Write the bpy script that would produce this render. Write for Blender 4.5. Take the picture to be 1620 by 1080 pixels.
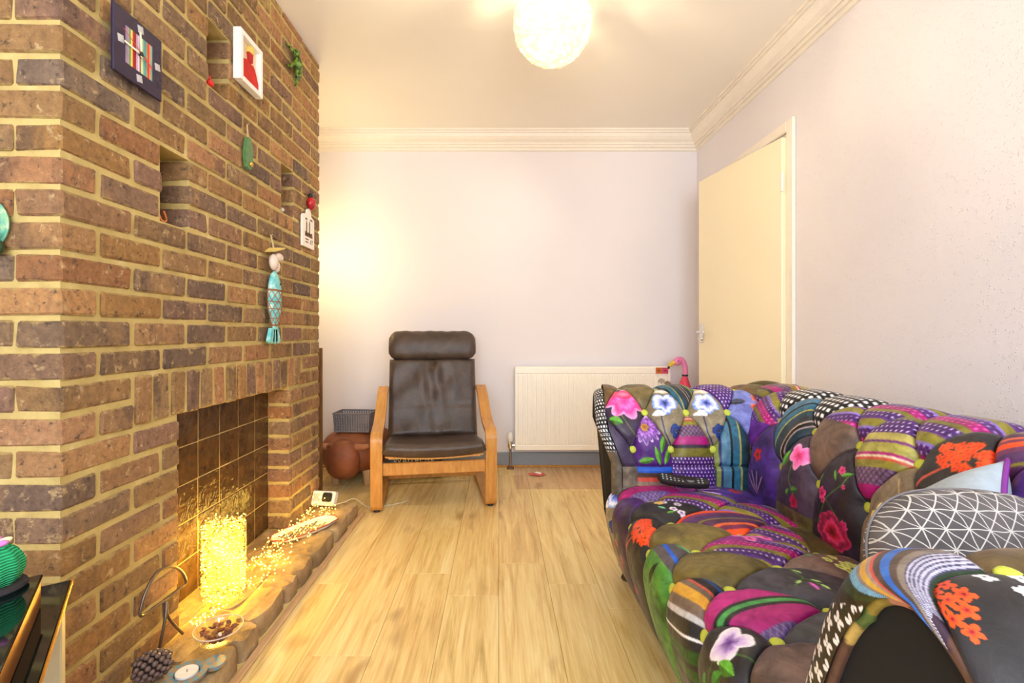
import bpy, math, random
import numpy as np
from mathutils import Vector, Matrix

random.seed(7)
RNG = np.random.default_rng(7)
for _o in list(bpy.data.objects):
    bpy.data.objects.remove(_o)
SC = bpy.context.scene
COL = SC.collection
PI = math.pi

# ------------------------------------------------------------------ camera, world, lights, exposure
CAM_Z = 0.955
F_PX, VPX, VPY = 760.0, 789.0, 528.0
cam_d = bpy.data.cameras.new('camera')
cam = bpy.data.objects.new('camera', cam_d)
COL.objects.link(cam)
cam.location = (0, 0, CAM_Z)
cam.rotation_euler = (PI / 2, 0, 0)
cam_d.sensor_fit = 'HORIZONTAL'
cam_d.sensor_width = 36
cam_d.lens = 36 * F_PX / 1620
cam_d.shift_x = (810 - VPX) / 1620
cam_d.shift_y = -(540 - VPY) / 1620
cam_d.clip_start = 0.02
SC.camera = cam

SC.view_settings.view_transform = 'Standard'
SC.view_settings.look = 'None'
SC.view_settings.gamma = 1
SC.view_settings.use_curve_mapping = False
SC.view_settings.exposure = 0.10
SC.cycles.use_denoising = True
SC.cycles.max_bounces = 8
SC.cycles.diffuse_bounces = 5
SC.cycles.glossy_bounces = 3
SC.cycles.transparent_max_bounces = 12
SC.cycles.sample_clamp_indirect = 6
SC.cycles.caustics_reflective = False
SC.cycles.caustics_refractive = False

world = bpy.data.worlds.new('world')
SC.world = world
world.use_nodes = True
world.node_tree.nodes['Background'].inputs[0].default_value = (0.75, 0.85, 1.0, 1)
world.node_tree.nodes['Background'].inputs[1].default_value = 1.0


def lamp(name, kind, loc, energy, color, size=0.1, size_y=None, rot=(0, 0, 0)):
    d = bpy.data.lights.new(name, kind)
    d.energy = energy
    d.color = color
    if kind == 'AREA':
        d.size = size
        if size_y:
            d.shape = 'RECTANGLE'
            d.size_y = size_y
    else:
        d.shadow_soft_size = size
    o = bpy.data.objects.new(name, d)
    COL.objects.link(o)
    o.location = loc
    o.rotation_euler = rot
    return o


YB, XR, XC, ZC = 3.472, 1.432, -0.965, 2.4026     # back wall, right wall, chimney face, ceiling
YR, XL = -1.5, -1.45                                # wall behind the camera, side wall of the alcoves
lamp('window_daylight', 'AREA', (0.1, YR - 0.12, 1.45), 138, (0.86, 0.93, 1.0), 2.3, 1.7, (PI / 2, 0, 0))
lamp('alcove_lamp_light', 'POINT', (-1.20, 3.08, 1.50), 8.5, (1.0, 0.78, 0.34), 0.06)


# ------------------------------------------------------------------ small helpers
def s2l(c):
    c = np.asarray(c, float)
    return np.where(c <= 0.04045, c / 12.92, ((c + 0.055) / 1.055) ** 2.4)


def rgb(r, g, b):
    return tuple(float(v) for v in s2l(np.array([r, g, b]) / 255.0))


def link(name, me, parent=None, mat=None):
    o = bpy.data.objects.new(name, me)
    COL.objects.link(o)
    if parent is not None:
        o.parent = parent
    if mat is not None and me is not None:
        if len(me.materials) == 0:
            me.materials.append(mat)
    return o


def thing(name, label, cat, loc=(0, 0, 0), rz=0.0, group=None):
    o = bpy.data.objects.new(name, None)
    COL.objects.link(o)
    o.empty_display_size = 0.05
    o.location = loc
    o.rotation_euler = (0, 0, rz)
    o['label'] = label
    o['category'] = cat
    if group:
        o['group'] = group
    return o


def tag(o, label, cat, group=None):
    o['label'] = label
    o['category'] = cat
    if group:
        o['group'] = group
    return o


def structure(o):
    o['kind'] = 'structure'
    return o


def stuff(o):
    o['kind'] = 'stuff'
    return o


def onX(px, py, X):
    d = X * F_PX / (px - VPX)
    return Vector((X, d, CAM_Z + (VPY - py) / F_PX * d))


def onZ(px, py, z):
    d = (z - CAM_Z) * F_PX / (VPY - py)
    return Vector(((px - VPX) / F_PX * d, d, z))


def onY(px, py, d):
    return Vector(((px - VPX) / F_PX * d, d, CAM_Z + (VPY - py) / F_PX * d))


class MB:
    """collects geometry and links it as one mesh object"""

    def __init__(self):
        self.v, self.f = [], []

    def add(self, vs, fs, M=None):
        b = len(self.v)
        for p in vs:
            p = Vector(p)
            self.v.append(M @ p if M is not None else p)
        self.f += [tuple(b + i for i in f) for f in fs]
        return self

    def box(self, lo, hi, M=None):
        x0, y0, z0 = lo
        x1, y1, z1 = hi
        vs = [(x, y, z) for z in (z0, z1) for y in (y0, y1) for x in (x0, x1)]
        fs = [(0, 2, 3, 1), (4, 5, 7, 6), (0, 1, 5, 4), (2, 6, 7, 3), (0, 4, 6, 2), (1, 3, 7, 5)]
        return self.add(vs, fs, M)

    def bevbox(self, lo, hi, b=0.004, jit=0.0, rnd=random, M=None):
        c = [(lo[i] + hi[i]) / 2 for i in range(3)]
        h = [(hi[i] - lo[i]) / 2 for i in range(3)]
        b = min(b, min(h) * 0.6)
        idx, vs = {}, []
        for sx in (-1, 1):
            for sy in (-1, 1):
                for sz in (-1, 1):
                    s = (sx, sy, sz)
                    jj = [rnd.uniform(-jit, jit) for _ in range(3)]
                    for a in range(3):
                        p = [c[i] + s[i] * (h[i] - (0 if i == a else b)) + jj[i] * (0.5 if i == a else 1) for i in range(3)]
                        idx[(s, a)] = len(vs)
                        vs.append(p)
        fs = []
        for a in range(3):
            o1, o2 = [i for i in range(3) if i != a]
            for sa in (-1, 1):
                q = []
                for u, w in ((-1, -1), (1, -1), (1, 1), (-1, 1)):
                    s = [0, 0, 0]
                    s[a], s[o1], s[o2] = sa, u, w
                    q.append(idx[(tuple(s), a)])
                if (sa > 0) == (a == 1):
                    q.reverse()
                fs.append(tuple(q))
            for u in (-1, 1):
                for w in (-1, 1):
                    s0, s1 = [0, 0, 0], [0, 0, 0]
                    s0[a], s1[a] = -1, 1
                    for s in (s0, s1):
                        s[o1], s[o2] = u, w
                    q = [idx[(tuple(s0), o1)], idx[(tuple(s1), o1)], idx[(tuple(s1), o2)], idx[(tuple(s0), o2)]]
                    n = (Vector(vs[q[1]]) - Vector(vs[q[0]])).cross(Vector(vs[q[2]]) - Vector(vs[q[0]]))
                    out = Vector(vs[q[0]]) + Vector(vs[q[2]]) - 2 * Vector(c)
                    out[a] = 0
                    if n.dot(out) < 0:
                        q.reverse()
                    fs.append(tuple(q))
        for sx in (-1, 1):
            for sy in (-1, 1):
                for sz in (-1, 1):
                    s = (sx, sy, sz)
                    q = [idx[(s, 0)], idx[(s, 1)], idx[(s, 2)]]
                    if sx * sy * sz < 0:
                        q.reverse()
                    fs.append(tuple(q))
        return self.add(vs, fs, M)

    def tube(self, path, r, n=8, closed=False, cap=True):
        path = [Vector(p) for p in path]
        m = len(path)
        rs = r if isinstance(r, (list, tuple)) else [r] * m
        rings, up = [], None
        for i, p in enumerate(path):
            if closed:
                t = path[(i + 1) % m] - path[i - 1]
            else:
                t = path[min(i + 1, m - 1)] - path[max(i - 1, 0)]
            t = t.normalized() if t.length > 1e-9 else Vector((0, 0, 1))
            if up is None:
                up = Vector((0, 0, 1)) if abs(t.z) < 0.9 else Vector((1, 0, 0))
            u = (up - t * up.dot(t)).normalized()
            w = t.cross(u)
            up = u
            rings.append([p + (u * math.cos(2 * PI * k / n) + w * math.sin(2 * PI * k / n)) * rs[i] for k in range(n)])
        vs = [v for g in rings for v in g]
        fs = []
        for i in range(m if closed else m - 1):
            j = (i + 1) % m
            for k in range(n):
                l = (k + 1) % n
                fs.append((i * n + k, i * n + l, j * n + l, j * n + k))
        if cap and not closed:
            fs.append(tuple(range(n - 1, -1, -1)))
            fs.append(tuple((m - 1) * n + k for k in range(n)))
        return self.add(vs, fs)

    def lathe(self, prof, n=24, M=None, a0=0.0, ripple=None):
        vs, fs = [], []
        for (r, z) in prof:
            for k in range(n):
                a = a0 + 2 * PI * k / n
                rr = r * (ripple(a) if ripple else 1)
                vs.append((rr * math.cos(a), rr * math.sin(a), z))
        for i in range(len(prof) - 1):
            for k in range(n):
                l = (k + 1) % n
                fs.append((i * n + k, i * n + l, (i + 1) * n + l, (i + 1) * n + k))
        fs.append(tuple(range(n - 1, -1, -1)))
        fs.append(tuple((len(prof) - 1) * n + k for k in range(n)))
        return self.add(vs, fs, M)

    def ball(self, c, r, nu=16, nv=10, M=None, fn=None):
        rx, ry, rz = r if isinstance(r, (tuple, list)) else (r, r, r)
        vs, fs = [], []
        for j in range(1, nv):
            t = PI * j / nv
            for i in range(nu):
                a = 2 * PI * i / nu
                d = Vector((math.sin(t) * math.cos(a), math.sin(t) * math.sin(a), math.cos(t)))
                k = fn(d) if fn else 1.0
                vs.append((c[0] + rx * d.x * k, c[1] + ry * d.y * k, c[2] + rz * d.z * k))
        kt = fn(Vector((0, 0, 1))) if fn else 1
        kb_ = fn(Vector((0, 0, -1))) if fn else 1
        vs.append((c[0], c[1], c[2] + rz * kt))
        vs.append((c[0], c[1], c[2] - rz * kb_))
        T, B = len(vs) - 2, len(vs) - 1
        for i in range(nu):
            l = (i + 1) % nu
            fs.append((T, i, l))
            fs.append((B, (nv - 2) * nu + l, (nv - 2) * nu + i))
            for j in range(nv - 2):
                fs.append((j * nu + i, (j + 1) * nu + i, (j + 1) * nu + l, j * nu + l))
        return self.add(vs, fs, M)

    def prism(self, pts, d0, d1, frame):
        """outline pts (u,v) extruded from d0 to d1; frame maps (u,v,n) to space"""
        n = len(pts)
        vs = [frame(u, v, d0) for u, v in pts] + [frame(u, v, d1) for u, v in pts]
        fs = [tuple(range(n - 1, -1, -1)), tuple(range(n, 2 * n))]
        for k in range(n):
            l = (k + 1) % n
            fs.append((k, l, n + l, n + k))
        return self.add(vs, fs)

    def ribbon(self, path, width, thick, axis=0, c=0.0):
        """flat strip bent along a (y,z) path, given width along x and thickness across the path"""
        m = len(path)
        vs, fs = [], []
        for i, (y, z) in enumerate(path):
            a, b = path[max(i - 1, 0)], path[min(i + 1, m - 1)]
            ty, tz = b[0] - a[0], b[1] - a[1]
            l = math.hypot(ty, tz) or 1
            ny, nz = -tz / l, ty / l
            for (sx, st) in ((-1, -1), (1, -1), (1, 1), (-1, 1)):
                vs.append((c + sx * width / 2, y + ny * st * thick / 2, z + nz * st * thick / 2))
        for i in range(m - 1):
            for k in range(4):
                l = (k + 1) % 4
                fs.append((i * 4 + k, i * 4 + l, i * 4 + 4 + l, i * 4 + 4 + k))
        fs.append((3, 2, 1, 0))
        fs.append(tuple((m - 1) * 4 + k for k in range(4)))
        return self.add(vs, fs)

    def mesh(self, name, smooth=False, fix=True):
        me = bpy.data.meshes.new(name)
        me.from_pydata([tuple(v) for v in self.v], [], self.f)
        if fix:
            import bmesh
            bm = bmesh.new()
            bm.from_mesh(me)
            bmesh.ops.recalc_face_normals(bm, faces=bm.faces[:])
            bm.to_mesh(me)
            bm.free()
        if smooth:
            me.polygons.foreach_set('use_smooth', [True] * len(me.polygons))
            if smooth is not True:
                try:
                    me.set_sharp_from_angle(angle=math.radians(smooth))
                except Exception:
                    pass
        me.update()
        return me

    def build(self, name, mat, parent=None, smooth=False, fix=True):
        return link(name, self.mesh(name, smooth, fix), parent, mat)


def arc(c, r, a0, a1, n):
    return [(c[0] + r * math.cos(math.radians(a0 + (a1 - a0) * k / n)), c[1] + r * math.sin(math.radians(a0 + (a1 - a0) * k / n))) for k in range(n + 1)]


def spline(pts, n=8, closed=False):
    pts = [Vector(p) for p in pts]
    m = len(pts)
    out = []
    for i in range(m if closed else m - 1):
        g = (lambda k: pts[k % m]) if closed else (lambda k: pts[max(0, min(m - 1, k))])
        a, b, c, d = g(i - 1), g(i), g(i + 1), g(i + 2)
        for k in range(n):
            t = k / n
            out.append(0.5 * ((2 * b) + (c - a) * t + (2 * a - 5 * b + 4 * c - d) * t * t + (3 * b - a - 3 * c + d) * t ** 3))
    if not closed:
        out.append(pts[-1])
    return out


# ------------------------------------------------------------------ materials
class Mat:
    def __init__(self, name):
        self.m = bpy.data.materials.new(name)
        self.m.use_nodes = True
        self.t = self.m.node_tree
        self.b = self.t.nodes['Principled BSDF']
        self.out = self.t.nodes['Material Output']

    def n(self, kind, **kw):
        nd = self.t.nodes.new(kind)
        for k, v in kw.items():
            setattr(nd, k, v)
        return nd

    def l(self, a, b):
        self.t.links.new(a, b)

    def set(self, **kw):
        for k, v in kw.items():
            self.b.inputs[k.replace('_', ' ')].default_value = v
        return self

    def coords(self, kind='Object', scale=(1, 1, 1), rand=0.0):
        tc = self.n('ShaderNodeTexCoord')
        mp = self.n('ShaderNodeMapping')
        mp.inputs['Scale'].default_value = scale
        self.l(tc.outputs[kind], mp.inputs['Vector'])
        if rand:
            oi = self.n('ShaderNodeObjectInfo')
            mu = self.n('ShaderNodeMath', operation='MULTIPLY')
            mu.inputs[1].default_value = rand
            self.l(oi.outputs['Random'], mu.inputs[0])
            self.l(mu.outputs[0], mp.inputs['Location'])
        return mp.outputs['Vector']

    def noise(self, vec, scale, detail=4, rough=0.55, dist=0.0):
        nz = self.n('ShaderNodeTexNoise')
        nz.inputs['Scale'].default_value = scale
        nz.inputs['Detail'].default_value = detail
        nz.inputs['Roughness'].default_value = rough
        nz.inputs['Distortion'].default_value = dist
        if vec is not None:
            self.l(vec, nz.inputs['Vector'])
        return nz.outputs['Fac']

    def ramp(self, fac, stops, interp='LINEAR'):
        r = self.n('ShaderNodeValToRGB')
        r.color_ramp.interpolation = interp
        el = r.color_ramp.elements
        while len(el) < len(stops):
            el.new(0.5)
        for e, (p, c) in zip(el, stops):
            e.position = p
            e.color = (*c, 1) if len(c) == 3 else c
        self.l(fac, r.inputs['Fac'])
        return r.outputs['Color']

    def mix(self, fac, a, b, mode='MIX'):
        x = self.n('ShaderNodeMix', data_type='RGBA', blend_type=mode)
        for sock, val in ((x.inputs[0], fac), (x.inputs[6], a), (x.inputs[7], b)):
            if hasattr(val, 'is_output'):
                self.l(val, sock)
            elif isinstance(val, (int, float)):
                sock.default_value = val
            else:
                sock.default_value = (*val, 1) if len(val) == 3 else val
        return x.outputs[2]

    def color(self, c):
        if hasattr(c, 'is_output'):
            self.l(c, self.b.inputs['Base Color'])
        else:
            self.b.inputs['Base Color'].default_value = (*c, 1)
        return self

    def bump(self, h, strength=0.3, dist=0.01):
        b = self.n('ShaderNodeBump')
        b.inputs['Strength'].default_value = strength
        b.inputs['Distance'].default_value = dist
        self.l(h, b.inputs['Height'])
        self.l(b.outputs['Normal'], self.b.inputs['Normal'])
        return self


def plain(name, c, rough=0.5, metal=0.0, var=0.12, scale=30, bump=0.0, **kw):
    """a coloured surface with a little procedural variation"""
    M = Mat(name)
    vec = M.coords('Object')
    f = M.noise(vec, scale, 3)
    lo = tuple(max(0, v * (1 - var)) for v in c)
    hi = tuple(min(1, v * (1 + var)) for v in c)
    M.color(M.ramp(f, [(0.3, lo), (0.7, hi)]))
    M.set(Roughness=rough, Metallic=metal)
    if bump:
        M.bump(f, bump, 0.004)
    for k, v in kw.items():
        M.b.inputs[k.replace('_', ' ')].default_value = v
    return M.m


def emit(name, c, strength, base=(0.8, 0.8, 0.8)):
    M = Mat(name)
    vec = M.coords('Object')
    f = M.noise(vec, 60, 2)
    M.color(M.ramp(f, [(0.3, tuple(v * 0.9 for v in base)), (0.7, base)]))
    M.b.inputs['Emission Color'].default_value = (*c, 1)
    M.b.inputs['Emission Strength'].default_value = strength
    return M.m


def brick_material():
    M = Mat('brick_clay')
    oi = M.n('ShaderNodeObjectInfo')
    vec = M.coords('Object', rand=37.0)
    base = M.ramp(oi.outputs['Random'], [
        (0.00, rgb(178, 134, 84)), (0.10, rgb(138, 112, 80)), (0.20, rgb(196, 148, 100)), (0.30, rgb(122, 102, 86)),
        (0.40, rgb(164, 124, 74)), (0.50, rgb(148, 114, 98)), (0.58, rgb(108, 92, 84)), (0.68, rgb(190, 144, 108)),
        (0.78, rgb(158, 110, 72)), (0.88, rgb(136, 116, 102)), (1.0, rgb(172, 136, 92))])
    oi2 = M.coords('Object', (1, 1, 0.32), rand=53.0)
    n1 = M.noise(oi2, 9.0, 5, 0.62, 0.4)
    m1 = M.ramp(n1, [(0.53, (0, 0, 0)), (0.66, (0.62, 0.62, 0.62))])
    c = M.mix(m1, base, rgb(84, 68, 64))
    n2 = M.noise(M.coords('Object', (1, 1, 0.4), rand=71.0), 9.0, 4, 0.6)
    m2 = M.ramp(n2, [(0.56, (0, 0, 0)), (0.72, (0.75, 0.75, 0.75))])
    c = M.mix(m2, c, rgb(184, 146, 102))
    m4 = M.ramp(M.noise(vec, 34.0, 5, 0.7, 0.5), [(0.58, (0, 0, 0)), (0.66, (0.75, 0.75, 0.75))])
    c = M.mix(m4, c, rgb(206, 180, 140))
    m5 = M.ramp(M.noise(vec, 48.0, 5, 0.7, 0.3), [(0.58, (0, 0, 0)), (0.66, (0.8, 0.8, 0.8))])
    c = M.mix(m5, c, rgb(74, 60, 54))
    tc = M.n('ShaderNodeTexCoord')
    sp = M.n('ShaderNodeSeparateXYZ')
    M.l(tc.outputs['Generated'], sp.inputs[0])

    def mt(op, a, b):
        x = M.n('ShaderNodeMath', operation=op)
        for i, v in enumerate((a, b)):
            if hasattr(v, 'is_output'):
                M.l(v, x.inputs[i])
            else:
                x.inputs[i].default_value = v
        return x.outputs[0]
    ey = mt('MULTIPLY', mt('PINGPONG', sp.outputs[1], 0.5), 0.19)
    ge = M.n('ShaderNodeNewGeometry')
    sn = M.n('ShaderNodeSeparateXYZ')
    M.l(ge.outputs['Normal'], sn.inputs[0])
    ey = mt('ADD', ey, mt('SUBTRACT', 1.0, mt('ABSOLUTE', sn.outputs[0], 0.0)))
    ez = mt('MULTIPLY', mt('PINGPONG', sp.outputs[2], 0.5), 0.06)
    lim = mt('MULTIPLY', mt('SUBTRACT', M.noise(M.coords('Object', rand=11.0), 26, 5, 0.65), 0.40), 0.034)
    sm = M.n('ShaderNodeMapRange')
    sm.interpolation_type = 'SMOOTHSTEP'
    M.l(mt('SUBTRACT', lim, mt('MINIMUM', ey, ez)), sm.inputs['Value'])
    sm.inputs['From Min'].default_value = -0.0015
    sm.inputs['From Max'].default_value = 0.0025
    sm.inputs['To Max'].default_value = 0.8
    c = M.mix(sm.outputs[0], c, rgb(188, 164, 108))
    n3 = M.noise(vec, 60.0, 5, 0.65)
    c = M.mix(1.0, c, (0.90, 0.87, 0.78), 'MULTIPLY')
    c = M.mix(1.0, c, M.ramp(n3, [(0.25, (0.35, 0.33, 0.32)), (0.75, (0.72, 0.7, 0.66))]), 'OVERLAY')
    M.color(c)
    M.set(Roughness=0.88)
    add = M.n('ShaderNodeMath', operation='ADD')
    M.l(M.noise(vec, 130, 6, 0.7), add.inputs[0])
    M.l(M.noise(vec, 22, 4, 0.6), add.inputs[1])
    M.bump(add.outputs[0], 1.0, 0.007)
    return M.m


def mortar_material():
    M = Mat('mortar')
    vec = M.coords('Object')
    n = M.noise(vec, 14, 5, 0.6)
    M.color(M.ramp(n, [(0.3, rgb(176, 152, 92)), (0.6, rgb(200, 176, 112)), (0.75, rgb(214, 196, 140))]))
    M.set(Roughness=0.95)
    M.bump(M.noise(vec, 90, 6, 0.7), 0.6, 0.004)
    return M.m


def wall_material(name, c, bscale=95, bstr=0.35):
    M = Mat(name)
    vec = M.coords('Object')
    n = M.noise(vec, 2.0, 2)
    M.color(M.ramp(n, [(0.3, tuple(v * 0.975 for v in c)), (0.7, c)]))
    M.set(Roughness=0.75)
    vo = M.n('ShaderNodeTexVoronoi')
    vo.inputs['Scale'].default_value = bscale
    M.l(vec, vo.inputs['Vector'])
    h = M.ramp(vo.outputs['Distance'], [(0.0, (1, 1, 1)), (0.35, (0.0, 0.0, 0.0))])
    msk = M.ramp(M.noise(vec, bscale * 0.45, 2), [(0.42, (0, 0, 0)), (0.62, (1, 1, 1))])
    M.bump(M.mix(1.0, h, msk, 'MULTIPLY'), bstr, 0.006)
    return M.m


def oak_material():
    M = Mat('oak_laminate')
    vec = M.coords('Object', (9.0, 0.75, 1.0), rand=61.0)
    w = M.noise(vec, 2.2, 5, 0.6, 1.2)
    vec2 = M.coords('Object', (60.0, 1.6, 1.0), rand=17.0)
    g = M.noise(vec2, 3.0, 4, 0.6, 0.3)
    oi = M.n('ShaderNodeObjectInfo')
    c = M.ramp(w, [(0.25, rgb(186, 154, 90)), (0.42, rgb(218, 188, 122)), (0.55, rgb(230, 204, 140)), (0.72, rgb(240, 220, 164))])
    c = M.mix(0.55, c, M.ramp(g, [(0.3, (0.3, 0.28, 0.26)), (0.65, (0.62, 0.62, 0.62))]), 'OVERLAY')
    kn = M.noise(M.coords('Object', (5.0, 1.6, 1.0), rand=29.0), 1.6, 2, 0.5)
    c = M.mix(M.ramp(kn, [(0.66, (0, 0, 0)), (0.74, (0.6, 0.6, 0.6))]), c, rgb(142, 92, 42))
    c = M.mix(0.5, c, M.ramp(oi.outputs['Random'], [(0, (0.45, 0.44, 0.43)), (1, (0.56, 0.56, 0.56))]), 'OVERLAY')
    M.color(c)
    M.set(Roughness=0.36)
    M.b.inputs['Specular IOR Level'].default_value = 0.45
    M.bump(g, 0.08, 0.002)
    return M.m


def wood_material(name, dark, light, scale=(30, 2, 2), rough=0.4):
    M = Mat(name)
    vec = M.coords('Object', scale)
    w = M.noise(vec, 3.0, 5, 0.6, 0.6)
    M.color(M.ramp(w, [(0.3, dark), (0.7, light)]))
    M.set(Roughness=rough)
    M.bump(w, 0.05, 0.002)
    return M.m


def glass_material(name, tint=(1, 1, 1), clear=0.82):
    """thin clear glass: mostly see-through with glossy highlights"""
    M = Mat(name)
    t = M.n('ShaderNodeBsdfTransparent')
    t.inputs['Color'].default_value = (*tint, 1)
    g = M.n('ShaderNodeBsdfGlossy')
    g.inputs['Roughness'].default_value = 0.04
    fr = M.n('ShaderNodeLayerWeight')
    fr.inputs['Blend'].default_value = 0.25
    pw = M.n('ShaderNodeMath', operation='POWER')
    pw.inputs[1].default_value = 2.5
    M.l(fr.outputs['Facing'], pw.inputs[0])
    ad = M.n('ShaderNodeMath', operation='MULTIPLY_ADD')
    ad.inputs[1].default_value = 0.45
    ad.inputs[2].default_value = 1 - clear - 0.12
    M.l(pw.outputs[0], ad.inputs[0])
    mx = M.n('ShaderNodeMixShader')
    M.l(ad.outputs[0], mx.inputs[0])
    M.l(t.outputs[0], mx.inputs[1])
    M.l(g.outputs[0], mx.inputs[2])
    M.l(mx.outputs[0], M.out.inputs['Surface'])
    return M.m


def tile_material():
    M = Mat('brown_glazed_tile')
    vec = M.coords('Object', rand=23.0)
    n = M.noise(vec, 18, 3, 0.55, 0.6)
    M.color(M.ramp(n, [(0.3, rgb(58, 40, 26)), (0.6, rgb(84, 60, 38)), (0.8, rgb(108, 80, 50))]))
    M.set(Roughness=0.16)
    M.bump(M.noise(vec, 26, 2, 0.5, 1.2), 0.35, 0.012)
    return M.m


def stone_material():
    M = Mat('hearth_stone')
    vec = M.coords('Object', rand=19.0)
    n = M.noise(vec, 6, 6, 0.6, 0.5)
    c = M.ramp(n, [(0.25, rgb(112, 88, 60)), (0.45, rgb(160, 132, 94)), (0.6, rgb(184, 158, 118)), (0.75, rgb(150, 124, 96))])
    c = M.mix(0.4, c, M.ramp(M.noise(vec, 40, 5, 0.7), [(0.3, (0.3, 0.3, 0.3)), (0.7, (0.65, 0.65, 0.65))]), 'OVERLAY')
    M.color(c)
    M.set(Roughness=0.75)
    M.bump(M.noise(vec, 24, 7, 0.65), 0.7, 0.01)
    return M.m


def leather_material(name, dark, light, rough=0.36, bump=0.25):
    M = Mat(name)
    vec = M.coords('Object')
    n = M.noise(vec, 9, 4, 0.6, 0.4)
    M.color(M.ramp(n, [(0.3, dark), (0.7, light)]))
    M.set(Roughness=rough)
    add = M.n('ShaderNodeMath', operation='ADD')
    vo = M.n('ShaderNodeTexVoronoi')
    vo.inputs['Scale'].default_value = 260
    M.l(vec, vo.inputs['Vector'])
    M.l(vo.outputs['Distance'], add.inputs[0])
    M.l(M.noise(vec, 14, 4, 0.6, 0.8), add.inputs[1])
    M.bump(add.outputs[0], bump, 0.004)
    return M.m


def velvet_material():
    """crushed printed velvet: the print sits in the mesh's colour attribute, the pile in the nodes"""
    M = Mat('patchwork_velvet')
    at = M.n('ShaderNodeAttribute', attribute_name='print')
    vec = M.coords('Object')
    n = M.noise(vec, 26, 6, 0.65, 1.0)
    hs_ = M.n('ShaderNodeHueSaturation')
    hs_.inputs['Saturation'].default_value = 1.0
    gm = M.n('ShaderNodeGamma')
    gm.inputs['Gamma'].default_value = 1.15
    M.l(at.outputs['Color'], gm.inputs['Color'])
    M.l(gm.outputs['Color'], hs_.inputs['Color'])
    c = M.mix(0.8, hs_.outputs['Color'], M.ramp(n, [(0.32, (0.24, 0.24, 0.24)), (0.70, (0.66, 0.66, 0.66))]), 'OVERLAY')
    M.color(c)
    M.l(M.ramp(n, [(0.3, (0.55,) * 3), (0.7, (0.30,) * 3)]), M.b.inputs['Roughness'])
    M.b.inputs['Sheen Weight'].default_value = 0.04
    M.b.inputs['Specular IOR Level'].default_value = 0.4
    M.b.inputs['Sheen Roughness'].default_value = 0.4
    M.bump(M.noise(vec, 34, 5, 0.65, 0.8), 0.22, 0.005)
    return M.m


MAT = {
    'brick': brick_material(), 'mortar': mortar_material(), 'tile': tile_material(), 'stone': stone_material(),
    'wall': wall_material('woodchip_paper', rgb(231, 226, 230), 120, 0.5),
    'wall_back': wall_material('smooth_paper', rgb(232, 226, 230), 120, 0.10),
    'ceiling': wall_material('ceiling_paint', rgb(249, 244, 236), 60, 0.05),
    'oak': oak_material(), 'velvet': velvet_material(),
    'trim': plain('white_gloss_paint', rgb(240, 232, 220), 0.4, var=0.02),
    'skirting': plain('blue_grey_gloss', rgb(140, 148, 160), 0.4, var=0.04),
    'door': plain('cream_gloss_paint', rgb(242, 230, 198), 0.38, var=0.015, scale=3),
    'chrome': plain('chrome', (0.8, 0.8, 0.8), 0.15, 1.0, 0.05),
    'black': plain('black_plastic', (0.012, 0.012, 0.013), 0.35),
    'white': plain('white_plastic', rgb(238, 236, 230), 0.4, var=0.03),
    'honey': wood_material('honey_beech', rgb(178, 120, 54), rgb(208, 152, 80), (18, 3, 3)),
    'brownwood': wood_material('brown_wood', rgb(96, 66, 40), rgb(132, 94, 58)),
    'palewood': wood_material('pale_wood', rgb(190, 150, 108), rgb(214, 176, 132)),
    'grout': plain('pale_grout', rgb(228, 212, 190), 0.9),
    'glass': glass_material('clear_glass'),
    'lime': plain('lime_button_velvet', rgb(190, 200, 70), 0.6),
}

# ------------------------------------------------------------------ floor of oak planks
floor = structure(MB().box((XL - 0.05, YR - 0.05, -0.06), (XR + 1.0, YB + 0.05, -0.009)).build('floor', MAT['brownwood']))
PW = 0.19
plank_meshes = {}
rp = random.Random(3)
k0 = int(math.floor(XL / PW))
for ki in range(k0, 8):
    xa, xb = ki * PW, (ki + 1) * PW
    xa, xb = max(xa, XL), min(xb, XR)
    if xb - xa < 0.02:
        continue
    y = YR - (0.25 + 0.41 * ((ki * 7) % 5) / 5)
    if ki == -3:
        y = 1.425 - 2 * 1.25
    while y < YB:
        y1 = min(y + 1.25, YB)
        ya = max(y, YR)
        if y1 - ya > 0.02:
            key = (round(xb - xa, 3), round(y1 - ya, 3))
            if key not in plank_meshes:
                w, l = key
                plank_meshes[key] = MB().bevbox((-w / 2 + 0.0004, -l / 2 + 0.0004, -0.010), (w / 2 - 0.0004, l / 2 - 0.0004, 0), 0.0012).mesh('plank')
            o = link('plank', plank_meshes[key], floor, MAT['oak'])
            o.location = ((xa + xb) / 2, (ya + y1) / 2, 0)
        y += 1.25

# ------------------------------------------------------------------ ceiling and plain walls
structure(MB().box((XL - 0.1, YR - 0.1, ZC), (XR + 1.1, YB + 0.1, ZC + 0.1)).build('ceiling', MAT['ceiling']))
structure(MB().box((XL - 0.1, YB, 0), (XR + 0.1, YB + 0.1, ZC)).build('wall_back', MAT['wall_back']))
DY0, DY1, DZ = 2.372, 3.095, 1.945        # doorway in the right wall
w = MB()
w.box((XR, YR, 0), (XR + 0.11, DY0, ZC))
w.box((XR, DY1, 0), (XR + 0.11, YB, ZC))
w.box((XR, DY0, DZ), (XR + 0.11, DY1, ZC))
structure(w.build('wall_right', MAT['wall']))
w = MB()                                   # landing behind the door
w.box((XR + 0.9, 1.9, 0), (XR + 1.0, YB, ZC))
w.box((XR + 0.11, 1.8, 0), (XR + 1.0, 1.9, ZC))
w.box((XR + 0.1, YB, 0), (XR + 1.0, YB + 0.1, ZC))
structure(w.build('wall_hall', MAT['wall_back']))
structure(MB().box((XL - 0.1, YR, 0), (XL, YB, ZC)).build('wall_alcove', MAT['wall_back']))
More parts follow.
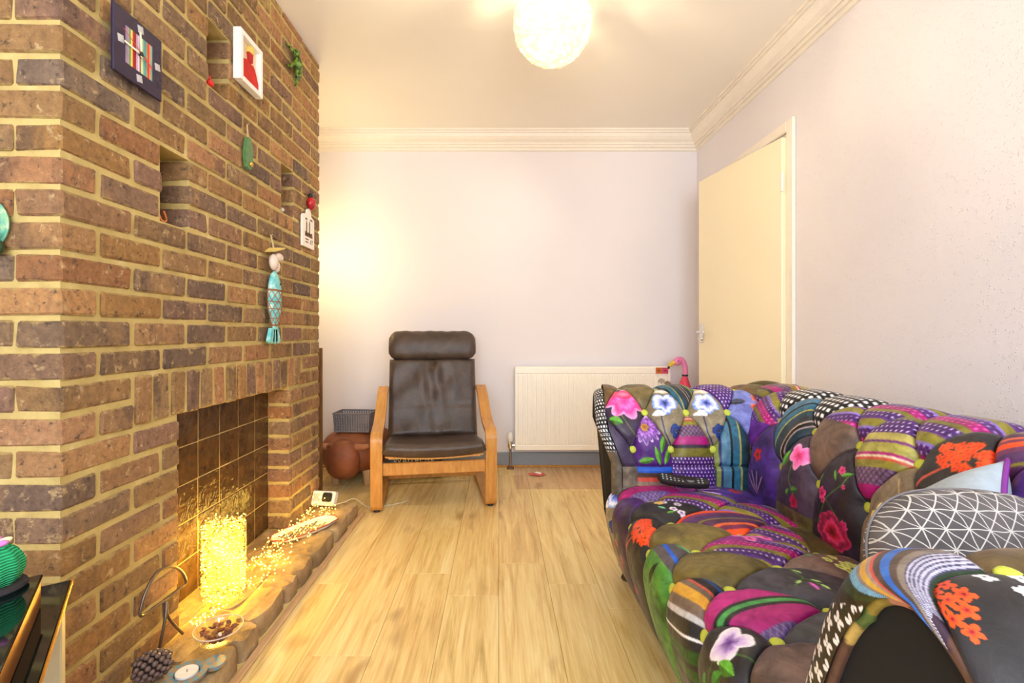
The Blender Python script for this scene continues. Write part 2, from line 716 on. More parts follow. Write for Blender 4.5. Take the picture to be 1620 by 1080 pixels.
# wall behind the camera with a window
WX0, WX1, WZ0, WZ1 = -1.0, 1.2, 0.65, 2.25
w = MB()
w.box((XL - 0.1, YR - 0.1, 0), (WX0, YR, ZC))
w.box((WX1, YR - 0.1, 0), (XR + 0.1, YR, ZC))
w.box((WX0, YR - 0.1, 0), (WX1, YR, WZ0))
w.box((WX0, YR - 0.1, WZ1), (WX1, YR, ZC))
structure(w.build('wall_rear', MAT['wall_back']))
win = structure(thing('window_1', '', ''))
del win['label'], win['category']
w = MB()
for xa, xb in ((WX0, WX0 + 0.05), (0.07, 0.13), (WX1 - 0.05, WX1)):
    w.box((xa, YR - 0.08, WZ0), (xb, YR - 0.03, WZ1))
for za, zb in ((WZ0, WZ0 + 0.05), (WZ1 - 0.05, WZ1)):
    w.box((WX0 + 0.05, YR - 0.08, za), (0.07, YR - 0.03, zb))
    w.box((0.13, YR - 0.08, za), (WX1 - 0.05, YR - 0.03, zb))
w.build('window_frame', MAT['trim'], win)
MB().box((WX0 + 0.05, YR - 0.057, WZ0 + 0.05), (0.07, YR - 0.053, WZ1 - 0.05)).build('pane', MAT['glass'], win)
MB().box((0.13, YR - 0.057, WZ0 + 0.05), (WX1 - 0.05, YR - 0.053, WZ1 - 0.05)).build('pane', MAT['glass'], win)
MB().box((WX0 - 0.05, YR, WZ0 - 0.03), (WX1 + 0.05, YR + 0.16, WZ0)).build('window_sill', MAT['trim'], win)

# cornice: stepped plaster profile, (projection, drop) from the wall and ceiling
prof = [(0.098, 0.0), (0.098, 0.013), (0.087, 0.013), (0.087, 0.026), (0.076, 0.026), (0.068, 0.046), (0.056, 0.062), (0.042, 0.073),
        (0.036, 0.076), (0.036, 0.090), (0.024, 0.090), (0.024, 0.108), (0.011, 0.108), (0.011, 0.128), (0.0, 0.130)]
for nm in ('trim_1', 'trim_2'):
    vs, fs = [], []
    for p, d in prof:
        if nm == 'trim_1':
            vs += [(XL, YB - p, ZC - d), (XR - p, YB - p, ZC - d)]
        else:
            vs += [(XR - p, YR, ZC - d), (XR - p, YB - p, ZC - d)]
    for i in range(len(prof) - 1):
        fs.append((2 * i, 2 * i + 1, 2 * i + 3, 2 * i + 2))
    structure(MB().add(vs, fs).build(nm, MAT['trim']))
# skirting boards and a bead of wood along the floor
structure(MB().bevbox((XL, YB - 0.016, 0.0), (XR, YB, 0.102), 0.005).build('baseboard_back', MAT['skirting']))
w = MB()
w.bevbox((XR - 0.016, YR, 0.0), (XR, DY0 - 0.07, 0.102), 0.005)
w.bevbox((XR - 0.016, DY1 + 0.07, 0.0), (XR, YB - 0.016, 0.102), 0.005)
structure(w.build('baseboard_right', MAT['skirting']))
structure(MB().bevbox((XL, YB - 0.032, 0.0), (XR, YB - 0.0165, 0.014), 0.006).build('trim_3', MAT['honey']))

# ------------------------------------------------------------------ chimney breast of bricks
K = XC / -0.991                     # brick gauge


def ky(y): return K * y


def kz(z): return CAM_Z + K * (z - CAM_Z)


def row_z(r): return kz(0.992 + 0.0745 * r)


YC0, YC1 = ky(1.086), ky(2.657)     # front and far edge of the chimney breast
J = 0.0118                          # joint
OP = (ky(1.494), ky(2.275), 0.0, kz(0.700))          # fire opening (y0,y1,z0,z1)
RL = (ky(1.307), ky(2.412), kz(0.7005), kz(0.8385))   # band of bricks on edge above it
NICHES = [(ky(1.6485) , ky(1.761), row_z(11), row_z(14)), (ky(1.4235), ky(1.536), row_z(4), row_z(7)),
          (ky(2.211), ky(2.3235), row_z(7), row_z(10))]
DEP = 0.1035                        # half a brick

wl = MB()
ycuts = sorted({YC0 + 0.006, YC1 - 0.004, OP[0] - 0.006, OP[1] + 0.006, *[n[0] - J / 2 - 0.004 for n in NICHES], *[n[1] + J / 2 + 0.004 for n in NICHES]})
zcuts = sorted({0.0, ZC, OP[3] + 0.006, *[n[2] - 0.002 for n in NICHES], *[n[3] + 0.002 for n in NICHES]})
for a, b in zip(ycuts[:-1], ycuts[1:]):
    for c, d in zip(zcuts[:-1], zcuts[1:]):
        m, z = (a + b) / 2, (c + d) / 2
        if OP[0] < m < OP[1] and z < OP[3]:
            continue
        if any(n[0] - 0.0099 < m < n[1] + 0.0099 and n[2] < z < n[3] for n in NICHES):
            continue
        wl.box((XC - DEP, a, c), (XC - 0.006, b, d))
wl.box((XL, YC0 + 0.006, 0), (XC - DEP, YC1 - 0.004, ZC))
wall_left = structure(wl.build('wall_left', MAT['mortar']))

bricks = []      # (y0,y1,z0,z1,x0,x1)
rb = random.Random(11)
H1, S1 = ky(0.1125), ky(0.225)


def cut(seg, holes):
    out = [seg]
    for h0, h1 in holes:
        nxt = []
        for a, b in out:
            if h1 <= a or h0 >= b:
                nxt.append((a, b))
                continue
            if h0 - a > 0.022:
                nxt.append((a, h0))
            if b - h1 > 0.022:
                nxt.append((h1, b))
        out = nxt
    return out


for r in range(-14, 20):
    z0, z1 = row_z(r) + J / 2, row_z(r + 1) - J / 2
    z0, z1 = max(z0, 0.002), min(z1, ZC - 0.002)
    if z1 - z0 < 0.012:
        continue
    zm = (z0 + z1) / 2
    holes = []
    if zm < OP[3]:
        holes.append((OP[0], OP[1]))
    if RL[2] - 0.05 < zm < RL[3] and z1 > RL[2] - 0.002:
        holes.append((RL[0], RL[1]))
    for n in NICHES:
        if n[2] < zm < n[3]:
            holes.append((n[0] - J / 2 + 0.001, n[1] + J / 2 - 0.001))
    even = r % 2 == 0
    y = YC0
    first = True
    while y < YC1 - 0.02:
        L = (H1 if even else S1) if first else S1
        y1 = min(y + L - J, YC1)
        if y1 < YC1 < y1 + 0.03:
            y1 = YC1
        for a, b in cut((y, y1), holes):
            xin = XC - DEP
            if first and even:
                xin = XC - (S1 - J)
            bricks.append((a, b, z0, z1, xin, XC))
        y += L
        first = False
    x = XC - (S1 if even else H1)      # return face towards the camera
    while x > XL + 0.02:
        xa = max(x - (S1 - J), XL)
        bricks.append((YC0, YC0 + DEP, z0, z1, xa, x))
        x -= S1
# bricks on edge
y = RL[0] + J / 2
nb = 15
pw = (RL[1] - RL[0]) / nb
for i in range(nb):
    bricks.append((y + 0.0005, y + pw - J, RL[2] + 0.004 + rb.uniform(-0.002, 0.002), RL[3], XC - DEP, XC))
    y += pw
# backs of the niches
for n in NICHES:
    for q in range(3):
        h = (n[3] - n[2]) / 3
        bricks.append((n[0] - 0.02, n[1] + 0.02, n[2] + q * h + J / 2, n[2] + (q + 1) * h - J / 2, XC - 0.2, XC - DEP + 0.006))


def seen(bk):
    a, b, z0, z1, xa, xb = bk
    m = (a + b) / 2
    px = VPX + xb / m * F_PX
    py0, py1 = VPY - (z0 - CAM_Z) / m * F_PX, VPY - (z1 - CAM_Z) / m * F_PX
    w = abs(xb) * F_PX * (1 / a - 1 / b)
    if abs(a - YC0) < 0.001:
        w += (min(VPX, 0 - VPX) and 0) + max(0, (xb - max(xa, -VPX / F_PX * a)) / a * F_PX)
    if py0 < 0 or py1 > 1080 or VPX + xb / b * F_PX < 0:
        return 0
    if xb < XC - 0.05 and b - a < 0.2 and abs(a - YC0) > 0.001:
        return 1
    return w * (py0 - py1)


bricks.sort(key=seen, reverse=True)
mesh_cache = {}
rest = MB()
NB = 299
for i, (a, b, z0, z1, xa, xb) in enumerate(bricks):
    d = (xb - xa, b - a, z1 - z0)
    proud = rb.uniform(-0.002, 0.0022)
    if i < NB and seen(bricks[i]) > 0:
        key = (round(d[0], 3), round(d[1], 2), round(d[2], 3), rb.randrange(6))
        if key not in mesh_cache:
            mesh_cache[key] = MB().bevbox((-d[0] / 2, -d[1] / 2, -d[2] / 2), (d[0] / 2, d[1] / 2, d[2] / 2), 0.0055, 0.0032, rb).mesh('brick')
        o = link('brick', mesh_cache[key], wall_left, MAT['brick'])
        o.location = ((xa + xb) / 2 + proud, (a + b) / 2 - (proud if abs(a - YC0) < 0.001 else 0), (z0 + z1) / 2)
        md = mesh_cache[key]
        o.scale = (1, d[1] / round(d[1], 2) if d[1] > 0.03 else 1, 1)
        o.scale[1] = d[1] / (max(v.co.y for v in md.vertices) - min(v.co.y for v in md.vertices))
    else:
        rest.bevbox((xa + proud, a, z0), (xb + proud, b, z1), 0.004, 0.0015, rb)
stuff(rest.build('far_bricks', MAT['brick'], wall_left))

# tiled fireback
XT = -1.07
fb = structure(MB().box((XT - 0.012, OP[0] - 0.06, 0.0), (XT - 0.003, OP[1] + 0.06, OP[3] + 0.03)).build('wall_fireback', MAT['grout']))
tm = MB().bevbox((-0.004, -0.0635, -0.0635), (0.004, 0.0635, 0.0635), 0.003, 0.0008).mesh('tile')
tp = ky(0.1355)
for i in range(-1, 7):
    for q in range(-1, 6):
        yc = ky(1.751) + (i - 2.5) * tp + 0.0
        zc = kz(0.43) + (q - 2.5 + 0) * tp * 0.985
        if yc - tp / 2 < OP[0] - 0.06 or yc + tp / 2 > OP[1] + 0.03 or zc < 0.03 or zc > OP[3] + 0.02:
            continue
        o = link('tile', tm, fb, MAT['tile'])
        o.location = (XT, yc, zc)
        o.rotation_euler = (0, random.uniform(-0.012, 0.012), random.uniform(-0.012, 0.012))

# ------------------------------------------------------------------ stone hearth
XE, HZ = -0.739, 0.067
hearth = thing('hearth', 'low hearth of rough brown stones along the foot of the brick chimney breast', 'hearth', (0, 0, 0))
MB().box((XC - 0.11, 0.99, 0.0), (XE - 0.03, 2.53, HZ - 0.012)).build('mortar_bed', MAT['mortar'], hearth)
edges = [0.975, 1.19, 1.385, 1.494, 1.697, 1.789, 1.943, 2.185, 2.38, 2.556]


def stone_mesh(lo, hi, rnd, inset=0.02):
    """a worn slab: grid with rounded shoulders and uneven faces"""
    n, m = 7, 6
    vs, fs = [], []
    cx, cy = (lo[0] + hi[0]) / 2, (lo[1] + hi[1]) / 2
    hx, hy = (hi[0] - lo[0]) / 2, (hi[1] - lo[1]) / 2
    ph = [rnd.uniform(0, 6.28) for _ in range(6)]
    prof_ = [(1.0, 0.0), (1.0, 0.5), (0.985, 0.80), (0.93, 0.965), (0.6, 1.0)]
    N = 28
    for (k, zz) in prof_:
        for i in range(N):
            a = 2 * PI * i / N
            ca, sa = math.cos(a), math.sin(a)
            p = 6.0
            r = (abs(ca) ** p + abs(sa) ** p) ** (-1 / p)
            wob = 1 + 0.018 * math.sin(3 * a + ph[0]) + 0.014 * math.sin(7 * a + ph[1]) + rnd.uniform(-0.008, 0.008)
            ins = (1 - k) * min(hx, hy)
            x = cx + (hx - ins) * r * ca * min(wob, 1.0)
            y_ = cy + (hy - ins) * r * sa * min(wob, 1.0)
            vs.append((x, y_, lo[2] + (hi[2] - lo[2]) * zz + (0.004 * math.sin(5 * a + ph[2]) + rnd.uniform(-0.0015, 0.0015)) * (zz > 0.7) - 0.002))
    for j in range(len(prof_) - 1):
        for i in range(N):
            l = (i + 1) % N
            fs.append((j * N + i, j * N + l, (j + 1) * N + l, (j + 1) * N + i))
    vs.append((cx, cy, hi[2] - 0.001))
    for i in range(N):
        fs.append(((len(prof_) - 1) * N + i, (len(prof_) - 1) * N + (i + 1) % N, len(vs) - 1))
    return MB().add(vs, fs)


rs = random.Random(5)
for a, b in zip(edges[:-1], edges[1:]):
    inner = -0.86 - rs.uniform(-0.03, 0.04)
    stone_mesh((inner, a + 0.003, 0.0), (XE + rs.uniform(-0.008, 0.004), b - 0.003, HZ + rs.uniform(-0.003, 0.003)), rs).build('stone', MAT['stone'], hearth, smooth=50)
iy = [0.975, 1.30, 1.56, 1.86, 2.13, 2.36, 2.556]
for a, b in zip(iy[:-1], iy[1:]):
    deep = XC + 0.004
    stone_mesh((deep, a + 0.003, 0.0), (-0.852, b - 0.003, HZ - 0.003), rs).build('stone', MAT['stone'], hearth, smooth=50)
for a, b in ((1.465, 1.83), (1.836, 2.205)):
    stone_mesh((XT + 0.008, a, 0.0), (XC - 0.002, b, HZ - 0.004), rs).build('stone', MAT['stone'], hearth, smooth=50)
structure(MB().bevbox((XE + 0.006, 0.9, 0.0), (XE + 0.03, 2.56, 0.010), 0.004).build('trim_4', MAT['palewood']))

# ------------------------------------------------------------------ door, ajar into the room
door = structure(bpy.data.objects.new('door_1', None))
COL.objects.link(door)
HIN = Vector((XR - 0.004, 2.366, 0))
door.location = HIN
FREE = Vector((1.3085, 3.065, 0))
dv = FREE - HIN
door.rotation_euler = (0, 0, math.atan2(dv.y, dv.x))
DW = dv.length
ZT = 1.923
MB().bevbox((0.003, 0.0, 0.008), (DW, 0.036, ZT), 0.003).build('door_leaf', MAT['door'], door)
h = MB()
hx, hz = DW - 0.035, 0.955
h.bevbox((hx - 0.018, 0.036, hz - 0.055), (hx + 0.018, 0.042, hz + 0.06), 0.003)
h.tube([(hx, 0.042, hz + 0.012), (hx, 0.075, hz + 0.012), (hx - 0.01, 0.082, hz + 0.012), (hx - 0.09, 0.082, hz + 0.012)], 0.008, 10)
h.tube([(hx, 0.040, hz - 0.03), (hx, 0.052, hz - 0.03)], 0.012, 12)
h.build('door_handle', MAT['chrome'], door, smooth=40)
for z in (0.25, 1.70):
    hg = MB()
    hg.tube([(-0.004, 0.040, z - 0.045), (-0.004, 0.040, z + 0.045)], 0.006, 8)
    hg.box((0.0, 0.036, z - 0.045), (0.02, 0.0375, z + 0.045))
    hg.build('door_hinge', MAT['trim'], door)
w = MB()
for lo, hi in (((XR - 0.018, DY0 - 0.062, 0), (XR - 0.0005, DY0 - 0.005, DZ + 0.06)), ((XR - 0.018, DY1 + 0.005, 0), (XR - 0.0005, DY1 + 0.062, DZ + 0.06)),
               ((XR - 0.018, DY0 - 0.005, DZ + 0.005), (XR - 0.0005, DY1 + 0.005, DZ + 0.06))):
    w.bevbox(lo, hi, 0.006)
w.box((XR, DY0, 0), (XR + 0.11, DY0 + 0.012, DZ))
w.box((XR, DY1 - 0.012, 0), (XR + 0.11, DY1, DZ))
w.box((XR, DY0 + 0.012, DZ - 0.012), (XR + 0.11, DY1 - 0.012, DZ))
structure(w.build('door_frame', MAT['trim']))

# ------------------------------------------------------------------ radiator on the back wall
RX0, RX1, RZ0, RZ1, RY = 0.118, 1.204, 0.137, 0.724, 3.375
rad = thing('radiator', 'cream white fluted panel radiator on the back wall below chair height', 'radiator', ((RX0 + RX1) / 2, RY, RZ0))
cxr = (RX0 + RX1) / 2
M_RAD = plain('cream_enamel', rgb(252, 246, 234), 0.35, var=0.012)
vs, fs = [], []
hw = (RX1 - RX0) / 2
nfl = 33
prof_x = [(-hw + 0.012, 0.0)]
pit = (2 * hw - 0.024) / nfl
for i in range(nfl):
    x0 = -hw + 0.012 + i * pit
    prof_x += [(x0 + pit * 0.12, 0.0), (x0 + pit * 0.28, -0.006), (x0 + pit * 0.78, -0.006), (x0 + pit * 0.94, 0.0)]
prof_x.append((hw - 0.012, 0.0))
zs = [(0.035, 0), (0.048, 1), (RZ1 - RZ0 - 0.062, 1), (RZ1 - RZ0 - 0.048, 0)]
for z, k in zs:
    for x, yv in prof_x:
        vs.append((x, 0.003 + yv * k, z))
n = len(prof_x)
for j in range(3):
    for i in range(n - 1):
        fs.append((j * n + i, j * n + i + 1, (j + 1) * n + i + 1, (j + 1) * n + i))
pn = MB().add(vs, fs)
pn.bevbox((-hw, -0.004, RZ1 - RZ0 - 0.048), (hw, 0.014, RZ1 - RZ0 - 0.004), 0.004)
pn.bevbox((-hw, -0.004, 0.0), (hw, 0.014, 0.036), 0.004)
pn.box((-hw, -0.002, 0.03), (-hw + 0.013, 0.014, RZ1 - RZ0 - 0.04))
pn.box((hw - 0.013, -0.002, 0.03), (hw, 0.014, RZ1 - RZ0 - 0.04))
pn.box((-hw + 0.005, 0.009, 0.005), (hw - 0.005, 0.016, RZ1 - RZ0 - 0.01))
pn.build('front_panel', M_RAD, rad, fix=True)
MB().box((-hw + 0.01, 0.055, 0.01), (hw - 0.01, 0.066, RZ1 - RZ0 - 0.012)).build('back_panel', M_RAD, rad)
MB().bevbox((-hw, 0.001, RZ1 - RZ0 - 0.012), (hw, 0.07, RZ1 - RZ0), 0.003).build('top_grille', M_RAD, rad)
for sx in (-1, 1):
    MB().bevbox((sx * hw - 0.003, 0.001, 0.002), (sx * hw + 0.003, 0.07, RZ1 - RZ0 - 0.002), 0.001).build('side_panel', M_RAD, rad)
for sx in (-0.4, 0.4):
    MB().box((sx - 0.02, 0.064, 0.1), (sx + 0.02, 0.096, 0.5)).build('bracket', M_RAD, rad)
vx = -hw - 0.036
w = MB()
w.lathe([(0.0, 0.145), (0.012, 0.144), (0.019, 0.13), (0.021, 0.10), (0.018, 0.082), (0.0, 0.082)][::-1], 16, Matrix.Translation((vx, 0.03, -0.025)))
w.build('valve_head', MAT['white'], rad, smooth=40)
w = MB()
w.lathe([(0.0, 0.0), (0.016, 0.0), (0.018, 0.02), (0.014, 0.05), (0.0, 0.05)], 14, Matrix.Translation((vx, 0.03, 0.008)))
w.tube([(vx, 0.03, 0.03), (-hw, 0.03, 0.03)], 0.011, 10)
w.build('valve_body', MAT['chrome'], rad, smooth=40)
M_COPPER = plain('worn_pipe', rgb(150, 132, 126), 0.35, 0.7)
MB().tube([(vx, 0.03, -0.13), (vx, 0.03, 0.012)], 0.008, 10).build('pipe', M_COPPER, rad, smooth=40)
MB().lathe([(0.0, 0), (0.026, 0), (0.024, 0.012), (0.012, 0.018), (0.0, 0.018)], 16, Matrix.Translation((vx, 0.03, -RZ0 + 0.0005))).build('pipe_collar', MAT['brownwood'], rad, smooth=40)

# ------------------------------------------------------------------ patchwork sofa: printed cloth patterns
# every pattern maps local cloth coordinates (u right, v up, in units of 0.1 m) to a colour
def C(r, g, b): return np.array([r, g, b], float) / 255.0


OLIVE, TAUPE, MAUVE = C(110, 98, 52), C(132, 112, 98), C(118, 92, 92)
PURPLE, PLUM, INDIGO = C(104, 48, 150), C(62, 46, 66), C(112, 112, 186)
CHAR, BLACK, SLATE = C(48, 46, 50), C(9, 8, 10), C(78, 80, 88)
MAG, PINK, HOTP = C(178, 30, 128), C(238, 110, 190), C(222, 40, 110)
GREEN, LEAF, LIMEC = C(56, 132, 46), C(98, 158, 60), C(196, 206, 92)
TEAL, SKY, BLUE = C(48, 104, 128), C(112, 178, 216), C(36, 104, 206)
GOLD, ORANGE, RUST = C(216, 170, 62), C(240, 96, 36), C(206, 92, 72)
WHITE, CREAM, OLIVEL = C(244, 242, 244), C(226, 214, 190), C(150, 142, 58)
NAVY, LAV, RED = C(40, 46, 110), C(150, 128, 206), C(198, 28, 58)


def h2(ix, iy, seed):
    n = np.sin(ix * 127.1 + iy * 311.7 + seed * 74.7) * 43758.5453
    return n - np.floor(n)


def vnoise(u, v, f, seed):
    x, y = u * f, v * f
    ix, iy = np.floor(x), np.floor(y)
    fx, fy = x - ix, y - iy
    fx, fy = fx * fx * (3 - 2 * fx), fy * fy * (3 - 2 * fy)
    a, b = h2(ix, iy, seed), h2(ix + 1, iy, seed)
    c, d = h2(ix, iy + 1, seed), h2(ix + 1, iy + 1, seed)
    return (a * (1 - fx) + b * fx) * (1 - fy) + (c * (1 - fx) + d * fx) * fy


class Cloth:
    def __init__(s, u, v, seed=0):
        s.u, s.v, s.seed = u, v, seed
        s.c = np.zeros(u.shape + (3,))

    def put(s, mask, col):
        if isinstance(col, np.ndarray) and col.ndim == 1:
            s.c[mask] = col
        else:
            s.c[mask] = col[mask]
        return s

    def velvet(s, col, k=0.35):
        n = 0.6 * vnoise(s.u, s.v, 2.2, s.seed) + 0.4 * vnoise(s.u, s.v, 6.5, s.seed + 3)
        s.c = np.clip(col * (1 + k * 1.6 * (n[..., None] - 0.5)), 0, 1)
        return s

    def velvet2(s, a, b, f=1.4):
        n = 0.65 * vnoise(s.u, s.v, f, s.seed) + 0.35 * vnoise(s.u, s.v, f * 3.7, s.seed + 5)
        n = np.clip((n - 0.3) / 0.4, 0, 1)[..., None]
        s.c = a * (1 - n) + b * n
        return s

    def stripes(s, bands, ang=0.0, curve=0.0, off=0.0, scale=1.0):
        """bands: (width, colour[, texture]) repeated; texture 'dot', 'grid' or 'line'"""
        a = math.radians(ang)
        t = (s.v * math.cos(a) - s.u * math.sin(a)) / scale
        q = (s.u * math.cos(a) + s.v * math.sin(a))
        t = t + curve * q * q + off
        tot = sum(b[0] for b in bands)
        t = np.mod(t, tot)
        x = 0.0
        for b in bands:
            m = (t >= x) & (t < x + b[0])
            s.put(m, b[1])
            if len(b) > 2:
                if b[2] == 'dot':
                    s.dots(m, b[3], 0.125, 0.027, a)
                elif b[2] == 'grid':
                    g = (np.mod(q * 7 + t * 7, 1) < 0.22) | (np.mod(q * 7 - t * 7, 1) < 0.22)
                    s.put(m & g, b[3])
                elif b[2] == 'line':
                    s.put(m & (np.mod((t - x) * b[4], 1) < 0.45), b[3])
            x += b[0]
        return s

    def dots(s, m, col, pitch, r, a=0.0):
        x = s.u * math.cos(a) + s.v * math.sin(a)
        y = s.v * math.cos(a) - s.u * math.sin(a)
        row = np.floor(y / pitch)
        xx = np.mod(x + pitch * 0.5 * np.mod(row, 2), pitch) - pitch / 2
        yy = y - row * pitch - pitch / 2
        s.put(m & (xx * xx + yy * yy < r * r), col)
        return s

    def clover(s, pitch, size, col=WHITE, m=None):
        row = np.floor(s.v / pitch)
        x = np.mod(s.u + pitch * 0.5 * np.mod(row, 2), pitch) - pitch / 2
        y = s.v - row * pitch - pitch / 2
        r, th = np.hypot(x, y), np.arctan2(y, x)
        k = (r < size * (0.25 + 0.75 * np.abs(np.sin(2 * th)))) & (r > size * 0.12)
        s.put(k if m is None else (k & m), col)
        return s

    def flower(s, cx, cy, R, cols, n=5, rot=0.0, depth=0.25, squash=1.0):
        """petals shaded from cols[0] at the heart to cols[-1] at the rim"""
        x, y = s.u - cx, (s.v - cy) / squash
        r, th = np.hypot(x, y), np.arctan2(y, x) + rot
        wob = 0.06 * np.sin(3 * th + s.seed) + 0.05 * np.sin(7 * th + 1.3 * s.seed)
        edge = R * (1 - depth + depth * np.abs(np.cos(n * th / 2)) + wob)
        m = r < edge
        t = np.clip(r / np.maximum(edge, 1e-6), 0, 0.999)
        t = np.clip(t + 0.22 * (vnoise(th * 2.2 + 9, r * 1.5 / R, 3.0, s.seed) - 0.5), 0, 0.999) * (len(cols) - 1)
        i = np.floor(t).astype(int)
        f = (t - i)[..., None]
        cc = np.array(cols)
        col = cc[i] * (1 - f) + cc[np.minimum(i + 1, len(cols) - 1)] * f
        s.put(m, col)
        return s

    def leaf(s, cx, cy, L, W, ang, col):
        a = math.radians(ang)
        x = (s.u - cx) * math.cos(a) + (s.v - cy) * math.sin(a)
        y = (s.v - cy) * math.cos(a) - (s.u - cx) * math.sin(a)
        t = x / L
        m = (np.abs(t) < 1) & (np.abs(y) < W * (1 - t * t))
        sh = (0.8 + 0.35 * (y / W > 0))[..., None]
        s.put(m, np.clip(col * sh, 0, 1))
        s.put(m & (np.abs(y) < W * 0.1), np.clip(col * 1.3, 0, 1))
        return s

    def stem(s, pts, w, col):
        for (x0, y0), (x1, y1) in zip(pts[:-1], pts[1:]):
            dx, dy = x1 - x0, y1 - y0
            t = np.clip(((s.u - x0) * dx + (s.v - y0) * dy) / (dx * dx + dy * dy + 1e-9), 0, 1)
            d = np.hypot(s.u - x0 - t * dx, s.v - y0 - t * dy)
            s.put(d < w, col)
        return s


ST_A = [(0.10, WHITE * 0.85), (0.22, CHAR), (0.05, WHITE), (0.16, CHAR), (0.22, GREEN * 0.75), (0.10, PLUM * 0.7), (0.22, GREEN * 0.7), (0.05, BLACK),
        (0.30, C(150, 140, 150), 'line', BLACK, 16), (0.14, CHAR), (0.10, BLUE * 0.75), (0.14, BLACK), (0.05, RUST), (0.1, C(120, 100, 84)), (0.18, GOLD), (0.16, TAUPE)]
ST_TEAL = [(0.16, TEAL * 0.7), (0.05, C(180, 170, 90)), (0.2, TEAL * 1.1), (0.06, BLACK), (0.24, SKY * 0.75), (0.06, NAVY), (0.12, C(140, 150, 70)), (0.18, TEAL * 0.55), (0.04, C(170, 150, 150)), (0.07, BLACK), (0.04, C(190, 170, 160)), (0.12, SLATE * 0.8)]
ST_PUR = [(0.26, MAG * 0.95, 'dot', PINK), (0.20, C(88, 42, 120), 'dot', C(190, 160, 220)), (0.06, LAV), (0.20, OLIVEL), (0.05, PURPLE), (0.22, C(80, 36, 116), 'dot', C(214, 196, 230)), (0.14, OLIVEL * 0.9)]
ST_MIX = [(0.20, C(176, 170, 90)), (0.05, C(120, 60, 130)), (0.16, C(188, 178, 104)), (0.34, C(84, 38, 120), 'dot', C(226, 214, 240)), (0.26, OLIVEL * 0.85), (0.10, PLUM), (0.24, MAG), (0.32, C(140, 110, 140), 'grid', C(80, 52, 92)), (0.14, OLIVEL), (0.05, RUST), (0.05, CREAM), (0.05, MAG)]
ST_ORG = [(0.22, C(92, 54, 112)), (0.12, C(130, 60, 110)), (0.16, ORANGE), (0.10, C(130, 50, 90)), (0.08, C(228, 120, 70)), (0.2, C(96, 50, 92)), (0.05, OLIVEL)]
ST_GREY = [(0.22, TAUPE * 1.1), (0.12, GOLD * 0.9), (0.10, C(150, 130, 120)), (0.12, RUST), (0.14, C(84, 62, 54)), (0.16, BLUE), (0.14, C(70, 56, 52)), (0.26, C(140, 136, 140), 'line', SLATE, 14)]
ST_MAG = [(0.34, MAG), (0.07, CHAR), (0.09, C(86, 170, 96)), (0.06, CHAR), (0.34, MAG * 1.05), (0.5, C(104, 80, 140), 'grid', C(150, 128, 176))]


def p_velvet(col, k=0.35): return lambda c: c.velvet(col, k)


def p_velvet2(a, b): return lambda c: c.velvet2(a, b)


def p_str(b, ang=0, curve=0, off=0, scale=1.0): return lambda c: c.stripes(b, ang, curve, off, scale)


def p_peony(c):
    c.velvet2(PLUM, C(86, 74, 104))
    c.stem([(-0.2, -0.2), (0.2, -0.9), (0.35, -1.3)], 0.018, C(120, 130, 70))
    c.leaf(-0.42, -0.38, 0.26, 0.15, -20, LEAF)
    c.flower(0, 0.35, 0.80, [C(244, 60, 150), C(252, 130, 205), C(240, 70, 160), C(255, 190, 228)], 7, 0.4, 0.22, 0.82)
    c.flower(-0.02, 0.66, 0.46, [C(255, 160, 190), C(250, 110, 150), C(240, 60, 110)], 5, 0.2, 0.2, 0.45)


def p_poppy(c):
    c.velvet2(C(142, 130, 106), C(168, 156, 130))
    c.stem([(-0.1, 0.2), (-0.25, -0.3), (-0.2, -0.8), (0, -1.2)], 0.018, NAVY)
    c.flower(0.0, 0.82, 0.34, [WHITE, CREAM], 5, 0.1, 0.2, 0.4)
    c.flower(-0.02, 0.28, 0.50, [NAVY, C(120, 140, 220), C(206, 212, 240), C(240, 240, 250), C(120, 160, 230)], 5, 0.3, 0.25, 0.85)
    c.flower(-0.3, -0.12, 0.26, [C(230, 226, 240), WHITE], 3, 0.6, 0.4, 0.5)
    c.flower(0.22, -0.74, 0.25, [WHITE, NAVY, BLUE * 0.8, NAVY], 5, 0.7, 0.2)
    c.put(np.hypot(c.u - 0.22, c.v + 0.74) < 0.04, BLACK)


def p_spiky(c):
    c.velvet2(PURPLE * 0.9, C(84, 44, 120))
    c.flower(-0.15, 0.35, 0.62, [GOLD, PURPLE, C(210, 150, 230), PURPLE, C(240, 215, 245)], 15, 0.0, 0.35, 0.9)
    c.flower(-0.15, 0.35, 0.14, [C(150, 90, 40), GOLD], 6)
    for x, y, a in ((0.4, -0.2, 70), (0.15, -0.6, 100), (0.55, -0.6, 60), (-0.35, -0.75, 10)):
        c.leaf(x, y, 0.34, 0.11, a, LEAF)


def p_spiky_low(c):
    p_spiky(c)
    m = c.v < -0.55
    c.put(m, PLUM)


def p_umbel(c, su=1.0):
    c.velvet(CHAR, 0.3)
    rr = np.random.default_rng(c.seed + 2)
    c.stem([(-0.7, -1.0), (-0.35, -0.35), (0.1, 0.1)], 0.03, RUST)
    for _ in range(90):
        a, r = rr.uniform(0, 6.28), math.sqrt(rr.uniform(0, 1))
        c.flower(0.2 + 0.55 * r * math.cos(a), 0.3 + 0.33 * r * math.sin(a), 0.075, [RED * 0.9, ORANGE, ORANGE], 4, rr.uniform(0, 3), 0.4)


